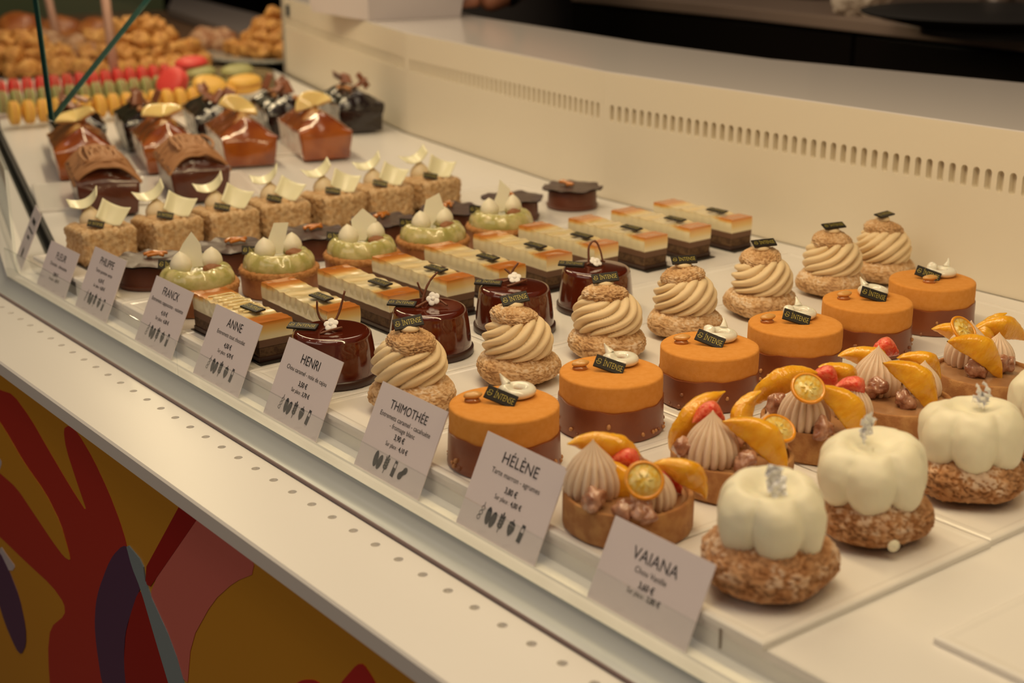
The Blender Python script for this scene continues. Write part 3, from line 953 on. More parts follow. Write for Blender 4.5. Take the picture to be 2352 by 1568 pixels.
# each item: kind, pixel of its middle, its height, (extra)
LAY = [
    [('KB', 1322, 1135, .0185), ('S0', 1395, 1060, .030, (.15, .45, .1), 0), ('S1', 1403, 1130, .021, (-.55, 1.15, -.25), 1), ('G', 1432, 1078, .028, (.2, .3, 0)), ('C', 1457, 1068, .029, 0), ('KS', 1500, 1160, .0185), ('K', 1480, 1103, .039, (.95, 0, .1)), ('S1', 1560, 1108, .029, (.2, .62, -.05), 2), ('C', 1362, 1150, .024, 1), ('C', 1440, 1172, .022, 2), ('C', 1475, 1180, .022, 0), ('G', 1525, 1120, .023, (0, .4, 0))],
    [('KB', 1632, 1062, .0185), ('S1', 1607, 975, .030, (.2, -.85, .3), 0), ('G', 1628, 972, .036, (0, .1, .2)), ('S0', 1733, 1034, .031, (-.35, .72, -.1), 0), ('S2', 1735, 950, .030, (.3, -1.2, .2), 2), ('K', 1788, 984, .036, (.5, .25, 0)), ('KS', 1786, 1030, .0185), ('C', 1713, 1060, .026, 1), ('C', 1565, 1035, .027, 2), ('C', 1690, 1000, .028, 0)],
    [('KB', 1838, 985, .0185), ('K', 1845, 905, .050, (.75, .1, 0)), ('S0', 1925, 962, .029, (-.4, .95, -.1), 0), ('S2', 1925, 875, .032, (.2, .75, .3), 2), ('G', 1890, 885, .034, (0, .3, 0)), ('G', 1948, 905, .034, (.3, .5, 0)), ('KS', 1990, 958, .0185), ('C', 1785, 930, .027, 2), ('C', 1893, 985, .024, 0), ('S2', 1805, 900, .030, (.2, -.5, 0), 0)],
    [('KB', 2005, 898, .0185), ('S2', 1980, 840, .032, (.3, .4, .2), 1), ('G', 2028, 815, .038, (0, 0, .3)), ('S0', 2088, 898, .031, (-.35, .80, -.1), 0), ('S1', 2120, 845, .030, (.2, .55, .1), 2), ('KS', 2168, 895, .0185), ('C', 2010, 890, .027, 0), ('C', 2078, 918, .024, 1), ('C', 2105, 855, .030, 2)],
    [('KB', 2185, 820, .0185), ('S2', 2145, 765, .030, (.2, .5, 0), 1), ('S1', 2240, 830, .032, (-.3, .62, .1), 0), ('S0', 2290, 765, .036, (.15, -1.15, .1), 2), ('K', 2213, 757, .052, (.6, .55, 0)), ('KS', 2325, 810, .0185), ('C', 2243, 850, .024, 1), ('C', 2308, 835, .026, 0), ('C', 2250, 750, .034, 2), ('S1', 2335, 735, .036, (.1, .2, .1), 1)],
]
for i, (x, y) in enumerate(TP):
    t = thing('citrus_tart', 'tart with ribbed chestnut cream, orange segments and grapefruit, '+ORD[i], 'tart', (x, y, 0), VA, 'citrus chestnut tarts')
    part('tart_shell', SHELL_ME, t)
    part('chestnut_filling', FILL_ME, t)
    for it in LAY[i]:
        kd, px, py, z = it[:4]
        p = list(local((x, y), at(px, py, z)))
        r = math.hypot(p[0], p[1])
        lim = .027 if kd in ('KB',) else .034
        if r > lim: p[0] *= lim/r; p[1] *= lim/r
        if kd in ('KB', 'KS'):
            q = .0205 if kd == 'KB' else .0225
            r = math.hypot(p[0], p[1])
            if r > q: p[0] *= q/r; p[1] *= q/r
            part('chestnut_cream_kiss', KB if kd == 'KB' else KS, t, tuple(p), (0, 0, i*.7))
        elif kd[0] == 'S': part('orange_segment', SEG[it[5]], t, tuple(p), it[4])
        elif kd == 'G': part('grapefruit_piece', GRP, t, tuple(p), it[4])
        elif kd == 'C': part('candied_chestnut', CHE[it[4]], t, tuple(p), (it[4], i, px))
        elif kd == 'K': kum_parts(t, tuple(p), it[4])

# ================================================================ ORANGE CARAMEL CAKES
CR = .0352
mous = lathe(smooth_path([(0, .0190), (CR-.0004, .0190), (CR-.0004, .030)], 12, 0).tolist()+[(CR-.0004, .0365), (CR-.0007, .0375), (CR-.0016, .0381), (CR-.004, .0383), (0, .0383)], 96)
MOUS_ME = mesh('velvet_mousse', mous, VELVET, angle=60, disp=[(.0002, 120, 'n')])


def pral_mesh(seed):
    prof_ = [(0, 0), (CR+.0006, 0), (CR+.0012, .001), (CR+.0007, .006), (CR+.0005, .012), (CR+.0003, .0215), (CR-.0012, .0220), (CR-.006, .0218), (0, .0218)]

    def mod(th, r, z, t):
        k = np.clip((z-.013)/.006, 0, 1)
        return r, z+k*(.0009*np.sin(2*th+seed)+.0004*np.sin(7*th+seed*2)+.0003*np.sin(13*th+seed))
    return mesh('praline_base', lathe(prof_, 120, mod), PRAL, disp=[(.0004, 70, 'n')], seed=seed, angle=60)


NUT_ME = [mesh('nut_piece', ellipsoid(.0016, .0011, .0012, 9, 6), NUTS, disp=[(.0004, 500, 'n')], seed=1), mesh('nut_piece', ellipsoid(.0017, .0012, .0013, 9, 6), NUTD, disp=[(.0004, 500, 'n')], seed=2)]


def nut_bits(t, seed, n=34):
    rnd = random.Random(seed)
    for k in range(n):
        th = rnd.uniform(0, 2*PI)
        z = rnd.choice([rnd.uniform(.001, .005), rnd.uniform(.002, .012)])
        o = part('nut_piece', NUT_ME[rnd.random() > .55], t, ((CR+.0008)*math.cos(th), (CR+.0008)*math.sin(th), z), (rnd.random()*3, rnd.random()*3, th))
        q = rnd.uniform(.6, 1.4)
        o.scale = (q, q, q)


PEA = mesh('peanut_half', join(ellipsoid(.0062, .0034, .0022, 20, 10)), PEANUT, disp=[(.0005, 260, 'n')])
CAD = mesh('caramel_dot', ellipsoid(.0052, .0042, .0024, 20, 10), CARAM)


def ring_mesh(seed):
    R0, r0 = .0082, .0042
    def F(u, v):
        th = u*2*PI
        rr = r0*(1+.10*np.sin(th*2+seed))
        k = np.exp(-((u-.62)/.045)**2)
        return (R0+rr*np.cos(2*PI*v))*np.cos(th)*(1+.10*k), (R0+rr*np.cos(2*PI*v))*np.sin(th)*(1+.10*k), .0035+rr*.80*np.sin(2*PI*v)+k*.003*(np.sin(2*PI*v) > 0)
    tail = tube(smooth_path([(-.0066, .0050, .006), (-.0085, .0062, .0085), (-.0100, .0066, .0110), (-.0108, .0064, .0128)], 12, 2), np.linspace(.0034, .0003, 12), 10)
    return mesh('cream_ring', join(surf(F, 48, 16, cu=True, cv=True), tail), GANA, seed=seed)


CP = [(-.667, .513), (-.673, .608), (-.673, .701), (-.672, .790), (-.679, .882), (-.686, .974)]
for i, (x, y) in enumerate(CP):
    rz = [0, .08, -.1, .12, .05, -.15][i]
    t = thing('caramel_cake', 'round orange velvet cake on a nutty brown praline base, '+ORD[i], 'cake', (x, y, 0), VA+rz, 'orange caramel cakes')
    part('praline_base', pral_mesh(i*1.7), t)
    part('velvet_mousse', MOUS_ME, t)
    nut_bits(t, i)
    part('cream_ring', ring_mesh(i), t, (.0080, .0135, .0383), (0, 0, [0, -.1, -1.2, -1.0, -.3, -1.6][i]))
    part('caramel_centre', mesh('caramel_centre', ellipsoid(.0046, .0046, .002, 16, 8), CARAM), t, (.0080, .0135, .0398))
    dx, dy = [(-.0200, .003), (-.0205, .005), (-.0200, .002), (-.0205, .004), (-.0180, .004), (-.0040, -.010)][i]
    part('caramel_dot', CAD, t, (dx, dy, .0390))
    part('peanut_half', PEA, t, (dx+.0006, dy, .0425), (.1, -.12, .15))
    put_tag(t, ((-.0020, -.0015, .0428), (-.0015, -.0015, .0428), (.0, -.0015, .0428), (.0, -.0015, .0428), (.004, -.0015, .0428), (-.004, 0, .0428))[i], -.1+.03*i, R_(52), R_(-21), 1.0)

# ================================================================ CARAMEL SWIRL PUFFS
def swirl_mesh(seed, R0=.0272, z0=.0185, z1=.0490, n=9):
    prof_ = smooth_path([(0, z1+.001), (R0*.45, z1+.0005), (R0*.70, z1-.002), (R0*.86, z1-.007), (R0*.97, z1-.013), (R0, z1-.019), (R0*.95, z0+.004), (R0*.8, z0), (R0*.4, z0-.001), (0, z0-.001)], 100, 2)

    def mod(th, r, z, t):
        k = np.clip((r-.004)/.010, 0, 1)
        tw = (z-z0)/(z1-z0)
        q = (n*th-(3.7*2*PI)*(tw+.08*np.sin(th+seed)+.06*np.sin(2*th+3*tw+seed)))/(2*PI)
        s = q-np.floor(q)
        rib = np.sin(PI*s**.62)**.6
        amp = .24+.08*np.sin(2*th+seed*2+5*tw)
        return r*(1-k*amp*(1-rib)+k*.03*np.sin(th*2+seed)), z+k*.0006*np.sin(2*th+seed)
    return mesh('cream_swirl', lathe(prof_, 220, mod), SWIRL)


SW = [swirl_mesh(s) for s in (0.3, 1.9, 3.4)]
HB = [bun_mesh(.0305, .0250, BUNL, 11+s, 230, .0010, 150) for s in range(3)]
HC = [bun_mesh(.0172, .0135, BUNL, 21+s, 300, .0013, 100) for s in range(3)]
DOT = mesh('cream_dot', lathe(smooth_path([(0, .0055), (.0045, .0050), (.0072, .0028), (.0068, .0008), (.004, 0), (0, 0)], 20, 2), 30), SWIRL, disp=[(.0005, 200, 'n')])
HP = [(-.783, .523), (-.786, .617), (-.790, .708), (-.793, .795), (-.794, .887), (-.800, .985), (-.802, 1.058)]
for i, (x, y) in enumerate(HP):
    t = thing('swirl_puff', 'puff with a tall twisted caramel cream swirl and crunchy cap, '+ORD[i], 'pastry', (x, y, 0), VA+[0, .1, -.1, 0, .1, -.1, .1][i], 'caramel swirl puffs')
    part('choux_bun', HB[i % 3], t, rot=(0, 0, i*.9))
    part('cream_swirl', SW[i % 3], t, ((-.003, .002, 0) if i == 0 else (0, 0, 0)), (0, 0, [0.2, 2.2, 4, 1.2, 5, 3, .6][i]))
    part('crunchy_cap', HC[i % 3], t, (-.002, 0, .0425), (R_(7), R_(4), i*1.3))
    part('cream_dot', DOT, t, (-.002, .001, .0550))
    put_tag(t, (-.002+[-.001, 0, .0, .0, .002, .001, .001][i], 0, .0616), [.05, .05, .1, 0, .1, .25, .5][i], R_([42, 40, 36, 30, 26, 18, 10][i]), R_([13, 12, 9, 6, 4, 8, 6][i]), 1.0)

# ================================================================ DARK GLAZED DOMES
DR = .0318
DOME = mesh('glazed_dome', lathe([(0, .0040), (DR+.0008, .0040)]+smooth_path([(DR+.0008, .0045), (DR+.0002, .012), (DR-.0012, .025), (DR-.0026, .0322)], 16, 1).tolist()+[(DR-.0026-.0045*(1-math.cos(a)), .0322+.0045*math.sin(a)) for a in np.linspace(.15, PI/2, 10)]+[(DR*.5, .0369), (0, .0369)], 128), GLAZE)
DBASE = mesh('chocolate_base', lathe([(0, 0), (DR+.0016, 0), (DR+.0022, .001), (DR+.0022, .0050), (DR+.0014, .0058), (0, .0058)], 96), DARKC, angle=50)
FLW = mesh('sugar_flower', join(*[ellipsoid(.0027, .0027, .0009, 14, 8, (.0031*math.cos(a), .0031*math.sin(a), .001)) for a in np.linspace(0, 2*PI, 5, endpoint=False)], ellipsoid(.002, .002, .0015, 12, 8, (0, 0, .0012))), FLOWER)
AP = [(-.874, .5125), (-.880, .604), (-.888, .694), (-.893, .787)]
TW = [
    [[(-.001, .012, .0008), (-.008, .012, .002), (-.012, .013, .008), (-.012, .014, .018)], [(-.004, .004, .001), (.002, .006, .004), (.006, .010, .014), (.009, .012, .026)], [(.008, -.004, .0025), (0, -.010, .0025), (-.007, -.014, .001)]],
    [[(-.010, -.006, .001), (-.004, 0, .003), (.004, .006, .006), (.014, -.004, .002)], [(-.006, .006, .001), (-.004, .009, .010), (0, .012, .018), (.006, .014, .024)], [(-.002, .012, .001), (-.008, .013, .010), (-.010, .013, .016)]],
    [[(-.010, .004, .002), (0, .006, .004), (.010, .002, .003)], [(-.004, .008, .003), (-.002, .010, .010), (.003, .012, .016)], [(-.006, -.006, .001), (.006, -.002, .004), (.010, .004, .004)], [(-.003, .006, .008), (-.008, .008, .012)]],
    [[(-.006, .006, .001), (-.007, .010, .016), (-.001, .012, .022), (.004, .010, .012), (.006, .008, .002)], [(-.008, .004, .001), (0, .008, .004), (.008, .010, .002)]],
]
for i, (x, y) in enumerate(AP):
    t = thing('glazed_dome_cake', 'glossy dark chocolate cake with white flower and chocolate twigs, '+ORD[i], 'cake', (x, y, 0), VA, 'dark glazed domes')
    part('chocolate_base', DBASE, t)
    part('glazed_dome', DOME, t)
    for tw in TW[i]:
        part('chocolate_twig', mesh('chocolate_twig', tube(smooth_path(tw, 18, 3), np.linspace(.0011, .0008, 18), 8), TWIG, disp=[(.0003, 500, 'n')]), t, (0, 0, .0366))
    part('sugar_flower', FLW, t, [(0, -.002, .0404), (.003, .002, .0419), (.0, .003, .0419), (-.001, .0, .0404)][i], [(R_(35), R_(-20), .2), (R_(50), R_(-35), .2), (R_(35), -.2, .3), (R_(30), -.2, 1)][i])
    put_tag(t, (-.0215, .001, .0388), .0, R_(8), R_(-10), 1.08)

# ================================================================ LAYERED BARS
BL, BW = .111, .029
def bar_layer(name, m, z0, z1, over=0, dz=0, seed=0):
    return mesh(name, box(-BL/2-over, BL/2+over, -BW/2-over, BW/2+over, z0, z1), m, bevel=.0005, disp=[(.0004, 150, 'n')], seed=seed, smooth=False)


def bar_top():
    nx, ny = 90, 18
    def zt(x, y):
        s = (x/BL+.5)
        mid = np.clip(np.minimum(s-.16, .86-s)/.05, 0, 1)
        edge = 1-np.abs(y/(BW/2))**8*.12
        return .0310+.00055*mid*np.sin(s*2*PI*6.0+.7*np.sin(y*150+s*9))+.0010*(1-mid)*edge
    def F(u, v):
        x = (u-.5)*BL
        a = v*4
        # v: front bottom -> front top -> across -> back top -> back bottom
        y = np.where(v < .2, -BW/2-.0007*np.sin(PI*v/.2), np.where(v > .8, BW/2+.0007*np.sin(PI*(1-v)/.2), (v-.2)/.6*BW-BW/2))
        top = zt(x, y)
        z = np.where(v < .2, .0180+(top-.0180)*v/.2, np.where(v > .8, .0180+(top-.0180)*(1-v)/.2, top))
        wav = .0004*np.sin((x/BL+.5)*2*PI*11)*np.clip(np.minimum(v, 1-v)/.2, 0, 1)
        return x, y+np.where(v < .5, -wav, wav), z
    g = surf(F, nx, 31)
    nv = 31
    g[1].append(tuple(range(nv)))
    g[1].append(tuple((nx-1)*nv+j for j in range(nv-1, -1, -1)))
    def hf(c):
        s = c.x/BL+.5
        up = max(0, min(1, (c.z-.0287)/.0016))
        e = max(0, min(1, (.27-s)/.16), min(1, (s-.74)/.14))
        return up*max(e, .10+.12*noise.noise(c*70))
    return mesh('mousse_layer', g, mat('glazed_mousse', (.86, .78, .54), .20, attr='h', attr_cols=[(0, (.86, .76, .50)), (.25, (.84, .60, .24)), (.6, (.78, .34, .07)), (1, (.62, .20, .03))], coat=.8, crough=.04, sss=.08, bump=.05, bs=300), hfun=hf, disp=[(.0003, 120, 'n')], angle=60)


BARP = [bar_layer('chocolate_foot', DARKC, .0006, .0045, .0006), bar_layer('coffee_sponge', SPONGE, .0045, .0122, 0, seed=2), bar_layer('mocha_cream', MOCHA, .0122, .0182, .0002, seed=3), bar_top(), mesh('cake_card', box(-BL/2-.004, BL/2+.006, -BW/2-.002, BW/2+.002, 0, .0006), BASEC, smooth=False)]
GLINTS = []
rnd = random.Random(4)
for k in range(7):
    x0 = -.035+k*.0085
    GLINTS.append(tube(smooth_path([(x0, -.011, .0322), (x0+.003, -.004, .0328), (x0+.001, .008, .0328), (x0+.006, .011, .0322), (x0+.009, .004, .0328), (x0+.007, -.010, .0327)], 26, 2), .00075, 6))
BARS = [(-.990, .4985), (-.985, .5575), (-.993, .618), (-1.003, .681), (-1.008, .741), (-1.016, .802), (-1.020, .861), (-1.015, .920), (-1.017, .980), (-1.019, 1.041)]
t0 = None
for i, (x, y) in enumerate(BARS):
    lab = 'layered bar of white mousse over dark sponge, ends caramelised, '+ORD[i]
    if t0 is None:
        t0 = thing('layered_bar', lab, 'cake', (x, y, 0), 0, 'cappuccino layered bars')
        for nme, me in zip(('chocolate_foot', 'coffee_sponge', 'mocha_cream', 'mousse_layer', 'cake_card'), BARP): part(nme, me, t0)
        put_tag(t0, (.022, -.001, .0342), VA*.55, R_(4), R_(-22), 1.05)
        t = t0
    else:
        t = dup(t0, (x, y, 0), [0, -.02, .01, .03, .02, 0, .02, .01, .03, .02][i], lab)
    t.scale = (1, 1, 1)
part('glaze_reflections', mesh('glaze_reflections', join(*GLINTS), mat('reflection_squiggle', (.86, .70, .36), .08, coat=1)), t0)  # reflections in the front bar's glaze, modelled as pale squiggles

# ================================================================ GREEN DOMED TARTS
GR = .0320
GSH = mesh('tart_shell', lathe([(0, 0), (GR-.002, 0), (GR-.001, .001), (GR, .017), (GR-.001, .0178), (0, .0178)], 72), SHELLD, disp=[(.0003, 120, 'n')], angle=50)
GCR = mesh('crumb_ring', lathe([(0, .0165)]+[(GR-.0012+.0022*math.sin(a), .0198-.0030*math.cos(a)) for a in np.linspace(0, PI, 8)]+[(0, .0215)], 110), CRUMB, disp=[(.0010, 420, 'n'), (.0008, 900, 'n')])


def jelly():
    prof_ = smooth_path([(0, .0310), (.009, .0305), (.014, .0335), (.020, .0362), (.0250, .0350), (.0285, .0300), (.0297, .0240), (.0290, .0200), (0, .0200)], 44, 2)

    def mod(th, r, z, t):
        k = np.clip((r-.006)/.008, 0, 1)*np.clip((z-.0195)/.004, 0, 1)
        b = np.sin(15*th+1.2*np.sin(3*th))*.6+np.sin(7*th+z*300)*.25
        return r*(1+.016*k*b), z+.0005*k*b
    return mesh('apple_jelly_dome', lathe(prof_, 96, mod), GREEN, disp=[(.0004, 150, 'n')])


GJ = jelly()
GK = mesh('cream_drop', lathe(smooth_path([(0, .0185), (.0015, .0175), (.0050, .0150), (.0086, .0095), (.0086, .0045), (.0060, .0), (0, 0)], 30, 3), 36), mat('ivory_cream', (.86, .80, .62), .45, sss=.15))
GP = [(-1.104, .516), (-1.108, .598), (-1.106, .684), (-1.114, .770), (-1.120, .858)]
shapes = [[(-.020, -.004), (.006, -.002), (.004, .016), (-.003, .026), (-.010, .016)], [(-.012, -.004), (.004, -.004), (.010, .022), (-.002, .022)], [(-.006, -.004), (.004, -.004), (.014, .014), (.002, .024), (-.008, .014)], [(-.010, -.004), (.000, -.004), (.012, .012), (.008, .026), (-.004, .020)], [(-.010, -.004), (.004, -.002), (.010, .018), (.0, .028), (-.002, .016)]]
for i, (x, y) in enumerate(GP):
    t = thing('green_dome_tart', 'glossy green domed tart with cream drops and white chocolate, '+ORD[i], 'tart', (x, y, 0), VA+.1*(i % 2), 'green domed tarts')
    part('tart_shell', GSH, t)
    part('crumb_ring', GCR, t)
    part('apple_jelly_dome', GJ, t, rot=(0, 0, i*1.2))
    part('cream_drop', GK, t, (-.010, -.006, .0305), (0, -.06, 0))
    part('cream_drop', GK, t, (.010, .010, .0305), (0, .05, 0))
    g = prism(shapes[i], -.0004, .0004)
    part('white_chocolate_plate', mesh('white_chocolate_plate', xf(g, (0, 0, 0), (PI/2, 0, 0)), WCHOC, smooth=False), t, (-.001, .004, .036), (R_(-14), 0, .05))
    part('praline_nugget', mesh('praline_nugget', ellipsoid(.0075, .005, .004, 18, 12), mat('brown_praline', (.30, .12, .045), .6, bump=.8, bs=700), disp=[(.0014, 300, 'n')], seed=i), t, (.013, -.002, .0335), (0, 0, .3))
    put_tag(t, (-.0205, .000, .0360), .35, R_(58), R_(-10), .9)
    t.scale = (1.09, 1.09, 1.06)

# ================================================================ DARK TARTS WITH PEEL
def frill():
    def F(u, v):
        th = u*2*PI
        r = v*(.0335+.0012*np.sin(11*th)+.001*np.sin(5*th+1))
        return r*np.cos(th), r*np.sin(th), .0235+.0011*np.clip(v-.55, 0, 1)*2*np.sin(8*th+np.sin(3*th))
    g = surf(F, 96, 12, cu=True)
    P2 = g[0].copy()
    P2[:, 2] -= .0016
    return mesh('chocolate_disc', join(g, (P2, [f[::-1] for f in g[1]])), mat('dull_dark_chocolate', (.07, .035, .028), .38, bump=.3, bs=250), merge=False, disp=[(.0003, 200, 'n')])


FR = frill()
PSH = mesh('tart_shell', lathe([(0, 0), (.0285, 0), (.0290, .001), (.0300, .0035), (.0280, .0045), (.0275, .020), (.0265, .0218), (0, .0218)], 72), mat('chocolate_tart_shell', (.13, .038, .018), .4, bump=.1, bs=400), angle=50)
PEELM = mesh('candied_orange_peel', join(*[tube(smooth_path(p, 14, 2), .0017, 8) for p in ([(-.010, 0, .001), (-.003, .004, .003), (.006, .002, .002), (.011, .004, .002)], [(-.008, .005, .001), (0, .0, .003), (.009, -.003, .001)], [(-.006, -.004, .001), (.003, -.002, .002), (.010, .001, .003)])]), mat('candied_orange', (.60, .20, .015), .15, coat=1, sss=.2))
PP = [(-1.205, .5175), (-1.206, .602), (-1.208, .690), (-1.212, .776), (-1.212, .862), (-1.219, .950), (-1.224, 1.040)]
t0 = None
for i, (x, y) in enumerate(PP):
    lab = 'low dark tart with candied orange on a frilled disc, '+ORD[i]
    if t0 is None:
        t0 = thing('peel_tart', lab, 'tart', (x, y, 0), VA, 'dark tarts with orange peel')
        part('tart_shell', PSH, t0)
        part('chocolate_disc', FR, t0)
        part('candied_orange_peel', PEELM, t0, (.004, .004, .0252))
    else:
        dup(t0, (x, y, 0), VA+i*.35, lab)

# ================================================================ HAZELNUT SQUARES
SQ = .0545


def sq_mesh():
    bm = box(-SQ/2, SQ/2, -SQ/2, SQ/2, 0, .027)
    n = 26
    def F(u, v):
        # v from bottom centre out, up the side, and over the top
        th = u*2*PI
        c, s = np.cos(th), np.sin(th)
        q = 1/np.maximum(np.abs(c), np.abs(s))
        q = np.minimum(q, 1.30)
        R0 = SQ/2*q
        prof_r = np.interp(v, [0, .2, .25, .6, .65, 1], [0, .97, 1, 1, .95, 0])
        prof_z = np.interp(v, [0, .2, .25, .6, .65, 1], [0, 0, .0015, .0305, .0330, .0325])
        return R0*prof_r*c, R0*prof_r*s, prof_z
    return mesh('nut_crust', surf(F, 160, 44, cu=True), NUTCRUST, disp=[(.0018, 260, 'n'), (.0014, 90, 'n'), (.0010, 600, 'n')], angle=80)


SQM = sq_mesh()


def petal(w_, l, bend, seed, curl=.35):
    def F(u, v):
        a = (u-.5)*2
        x = w_/2*a*(1+.15*v)
        z = bend*a*a+curl*l*v*v*.3
        return x, (v-.3)*l, z
    return mesh('white_chocolate_petal', sheet(F, 14, 10, .0008), WCHOCY)


PET = [petal(.028, .018, .0075, 0), petal(.026, .021, .006, 1)]
NK = kiss_mesh(.0115, .0200, 2, 0, 'cream_drop', mat('beige_cream_drop', (.78, .64, .42), .45, sss=.15), 0)
NP = [(-1.322, .520), (-1.318, .588), (-1.318, .652), (-1.321, .716), (-1.320, .782), (-1.322, .846), (-1.325, .912)]
t0 = None
for i, (x, y) in enumerate(NP):
    lab = 'nut crusted square cake with two ivory chocolate petals, '+ORD[i]
    if t0 is None:
        t0 = thing('hazelnut_square', lab, 'cake', (x, y, 0), VA, 'hazelnut squares')
        part('nut_crust', SQM, t0, rot=(0, 0, -VA))
        part('cream_top', mesh('cream_top', xf(ellipsoid(.019, .016, .004, 30, 12), (-.002, .002, .0332)), CREAMTOP, disp=[(.001, 90, 'n')]), t0)
        part('cream_drop', NK, t0, (-.010, .006, .0325))
        part('white_chocolate_petal', PET[0], t0, (-.013, .005, .0520), (R_(12), R_(-22), .25), label='ivory petal resting on the cream drop')
        part('white_chocolate_petal', PET[1], t0, (.012, -.001, .0395), (R_(46), R_(16), -.2))
        put_tag(t0, (.0005, -.0155, .0380), .1, R_(52), R_(-12), .78)
    else:
        dup(t0, (x, y, 0), VA+[0, .12, .0, -.15, .1, -.05, .12][i], lab)
tag(part('cake_board', mesh('cake_board', box(-1.356, -1.289, .490, .945, -.0004, .0006), BASEC, smooth=False)), 'thin dark board under the row of hazelnut squares', 'cake board')

# ================================================================ LOAVES
def loaf_mesh(name, L, W, h0, h1, m, seed, hip=.030, amp=.0006):
    def F(u, v):
        x = (u-.5)*L
        e = np.clip((L/2-np.abs(x))/hip, 0, 1)
        e2 = np.clip((L/2-np.abs(x))/.004, 0, 1)**.5
        yw = np.where(v < .25, -1, np.where(v > .75, 1, (v-.5)*4))
        taper = .88+.12*np.clip(np.where(v < .25, v/.25, np.where(v > .75, (1-v)/.25, 1)), 0, 1)
        y = yw*W/2*taper*(.94+.06*e2)
        roof = h0+(h1-h0)*(1-np.abs(yw)**1.3)*np.sin(e*PI/2)-(1-e2)*.003
        z = np.where(v < .25, roof*v/.25, np.where(v > .75, roof*(1-v)/.25, roof))
        return x, y, np.maximum(z, 0)
    nu, nv = 50, 41
    g = surf(F, nu, nv)
    g[1].append(tuple(range(nv)))
    g[1].append(tuple((nu-1)*nv+j for j in range(nv-1, -1, -1)))
    g[1].append(tuple([i*nv for i in range(nu)]+[i*nv+nv-1 for i in range(nu-1, -1, -1)]))
    return mesh(name, g, m, disp=[(amp, 160, 'n'), (amp*1.6, 50, 'n')], seed=seed, angle=65)


LANG = fang   # local +x points to the near right, along the far display
MB = [(-1.576, .628), (-1.581, .742)]
for i, (x, y) in enumerate(MB):
    t = thing('chestnut_loaf', ['brown loaf under piped chestnut strands, left of the two', 'brown loaf under piped chestnut strands, right of the two'][i], 'loaf cake', (x, y, 0), LANG, 'chestnut topped loaves')
    part('cake_body', loaf_mesh('cake_body', .145, .070, .038, .048, LOAFD, i), t)
    rnd = random.Random(i+3)
    gs = []
    for k in range(46):
        x0 = -.070+k*.0030
        pts = []
        sk = rnd.uniform(-.008, .008)
        for a in np.linspace(-1, 1, 9):
            zz = .032+(.026*(1-abs(a)**2.4))*max(.25, 1-abs(x0/.080)**5)**.5+rnd.uniform(-.0015, .0025)
            pts.append((x0+sk*a+rnd.uniform(-.002, .002), a*.0362, zz))
        gs.append(tube(smooth_path(pts, 26, 2), .0017, 7))
    for k in range(14):
        y0 = -.020+k*.003
        gs.append(tube(smooth_path([(-.050+rnd.uniform(0, .02), y0, .0575), (-.02, y0+rnd.uniform(-.008, .008), .061), (.02, y0+rnd.uniform(-.008, .008), .060), (.045, y0, .056)], 24, 2), .0017, 7))
    part('chestnut_strands', mesh('chestnut_strands', join(*gs), MBS), t)
    part('chestnut_core', mesh('chestnut_core', ellipsoid(.066, .030, .0165, 30, 14, (0, 0, .034)), MBS), t)

OL = [(-1.800, .690), (-1.772, .795), (-1.752, .896), (-1.733, 1.000)]
OLL = ['orange glazed loaf at the far left, below the glass corner', 'orange glazed loaf behind the right chestnut loaf', 'orange glazed loaf with a shiny citrus slice, middle of the front trays', 'orange glazed loaf nearest the rear wall']


def citrus(seed):
    def F(u, v):
        a = PI*(.02+.96*u)
        r = .024*(v*.98+.02)
        return r*np.cos(a)*1.1, r*np.sin(a)*.9-.006, .006*np.cos(2*a+seed)*v+.004*v
    return sheet(F, 24, 8, .0055)


for i, (x, y) in enumerate(OL):
    t = thing('orange_loaf', OLL[i], 'loaf cake', (x, y, 0), LANG, 'orange glazed loaves')
    part('cake_body', loaf_mesh('cake_body', .155, .073, .036, .060, LOAFO, 10+i), t)
    part('citrus_slice', mesh('citrus_slice', citrus(i*.8), PEEL), t, (0, 0, .064), (R_(42), R_([-14, -10, 12, -18][i]), VA-LANG+[.1, .2, 0, .3][i]))
    part('candied_piece', mesh('candied_piece', ellipsoid(.012, .007, .007, 18, 10), mat('candied_orange', (.60, .20, .015), .15), disp=[(.002, 150, 'n')], seed=i), t, (-.008, .004, .062))

DL = [(-1.940, .742), (-1.925, .835), (-1.915, .938), (-1.905, 1.045), (-1.893, 1.158)]
DLL = ['dark chocolate loaf at the far left beside the glass edge', 'dark chocolate loaf left of centre behind the orange loaves', 'dark chocolate loaf with glossy streaks, third along the back', 'dark chocolate loaf with an upright shard, fourth along the back', 'dark chocolate loaf nearest the rear wall, topped with nuts']
for i, (x, y) in enumerate(DL):
    t = thing('chocolate_loaf', DLL[i], 'loaf cake', (x, y, 0), LANG, 'dark chocolate loaves')
    part('cake_body', loaf_mesh('cake_body', .145, .070, .040, .058, LOAFC, 20+i, .02, .0016), t)
    rnd = random.Random(i+9)
    for k in range(4):
        sw_, sl = rnd.uniform(.016, .026), rnd.uniform(.018, .028)
        part('chocolate_shard', mesh('chocolate_shard', sheet(lambda u, v: ((u-.5)*sw_*(1-.3*v), (v-.5)*sl, .004*np.sin(3*u+k)), 8, 8, .0012), SHARD), t, (rnd.uniform(-.04, .05), rnd.uniform(-.014, .016), .064+.002*k), (rnd.uniform(.3, 1.2), rnd.uniform(-.5, .5), rnd.uniform(0, 3)))
    for k in range(4):
        part('caramelised_nut', mesh('caramelised_nut', ellipsoid(.0055, .0045, .004, 12, 8), NUTS, disp=[(.0008, 200, 'n')], seed=k), t, (rnd.uniform(-.03, .065), rnd.uniform(-.02, .01), .0575))

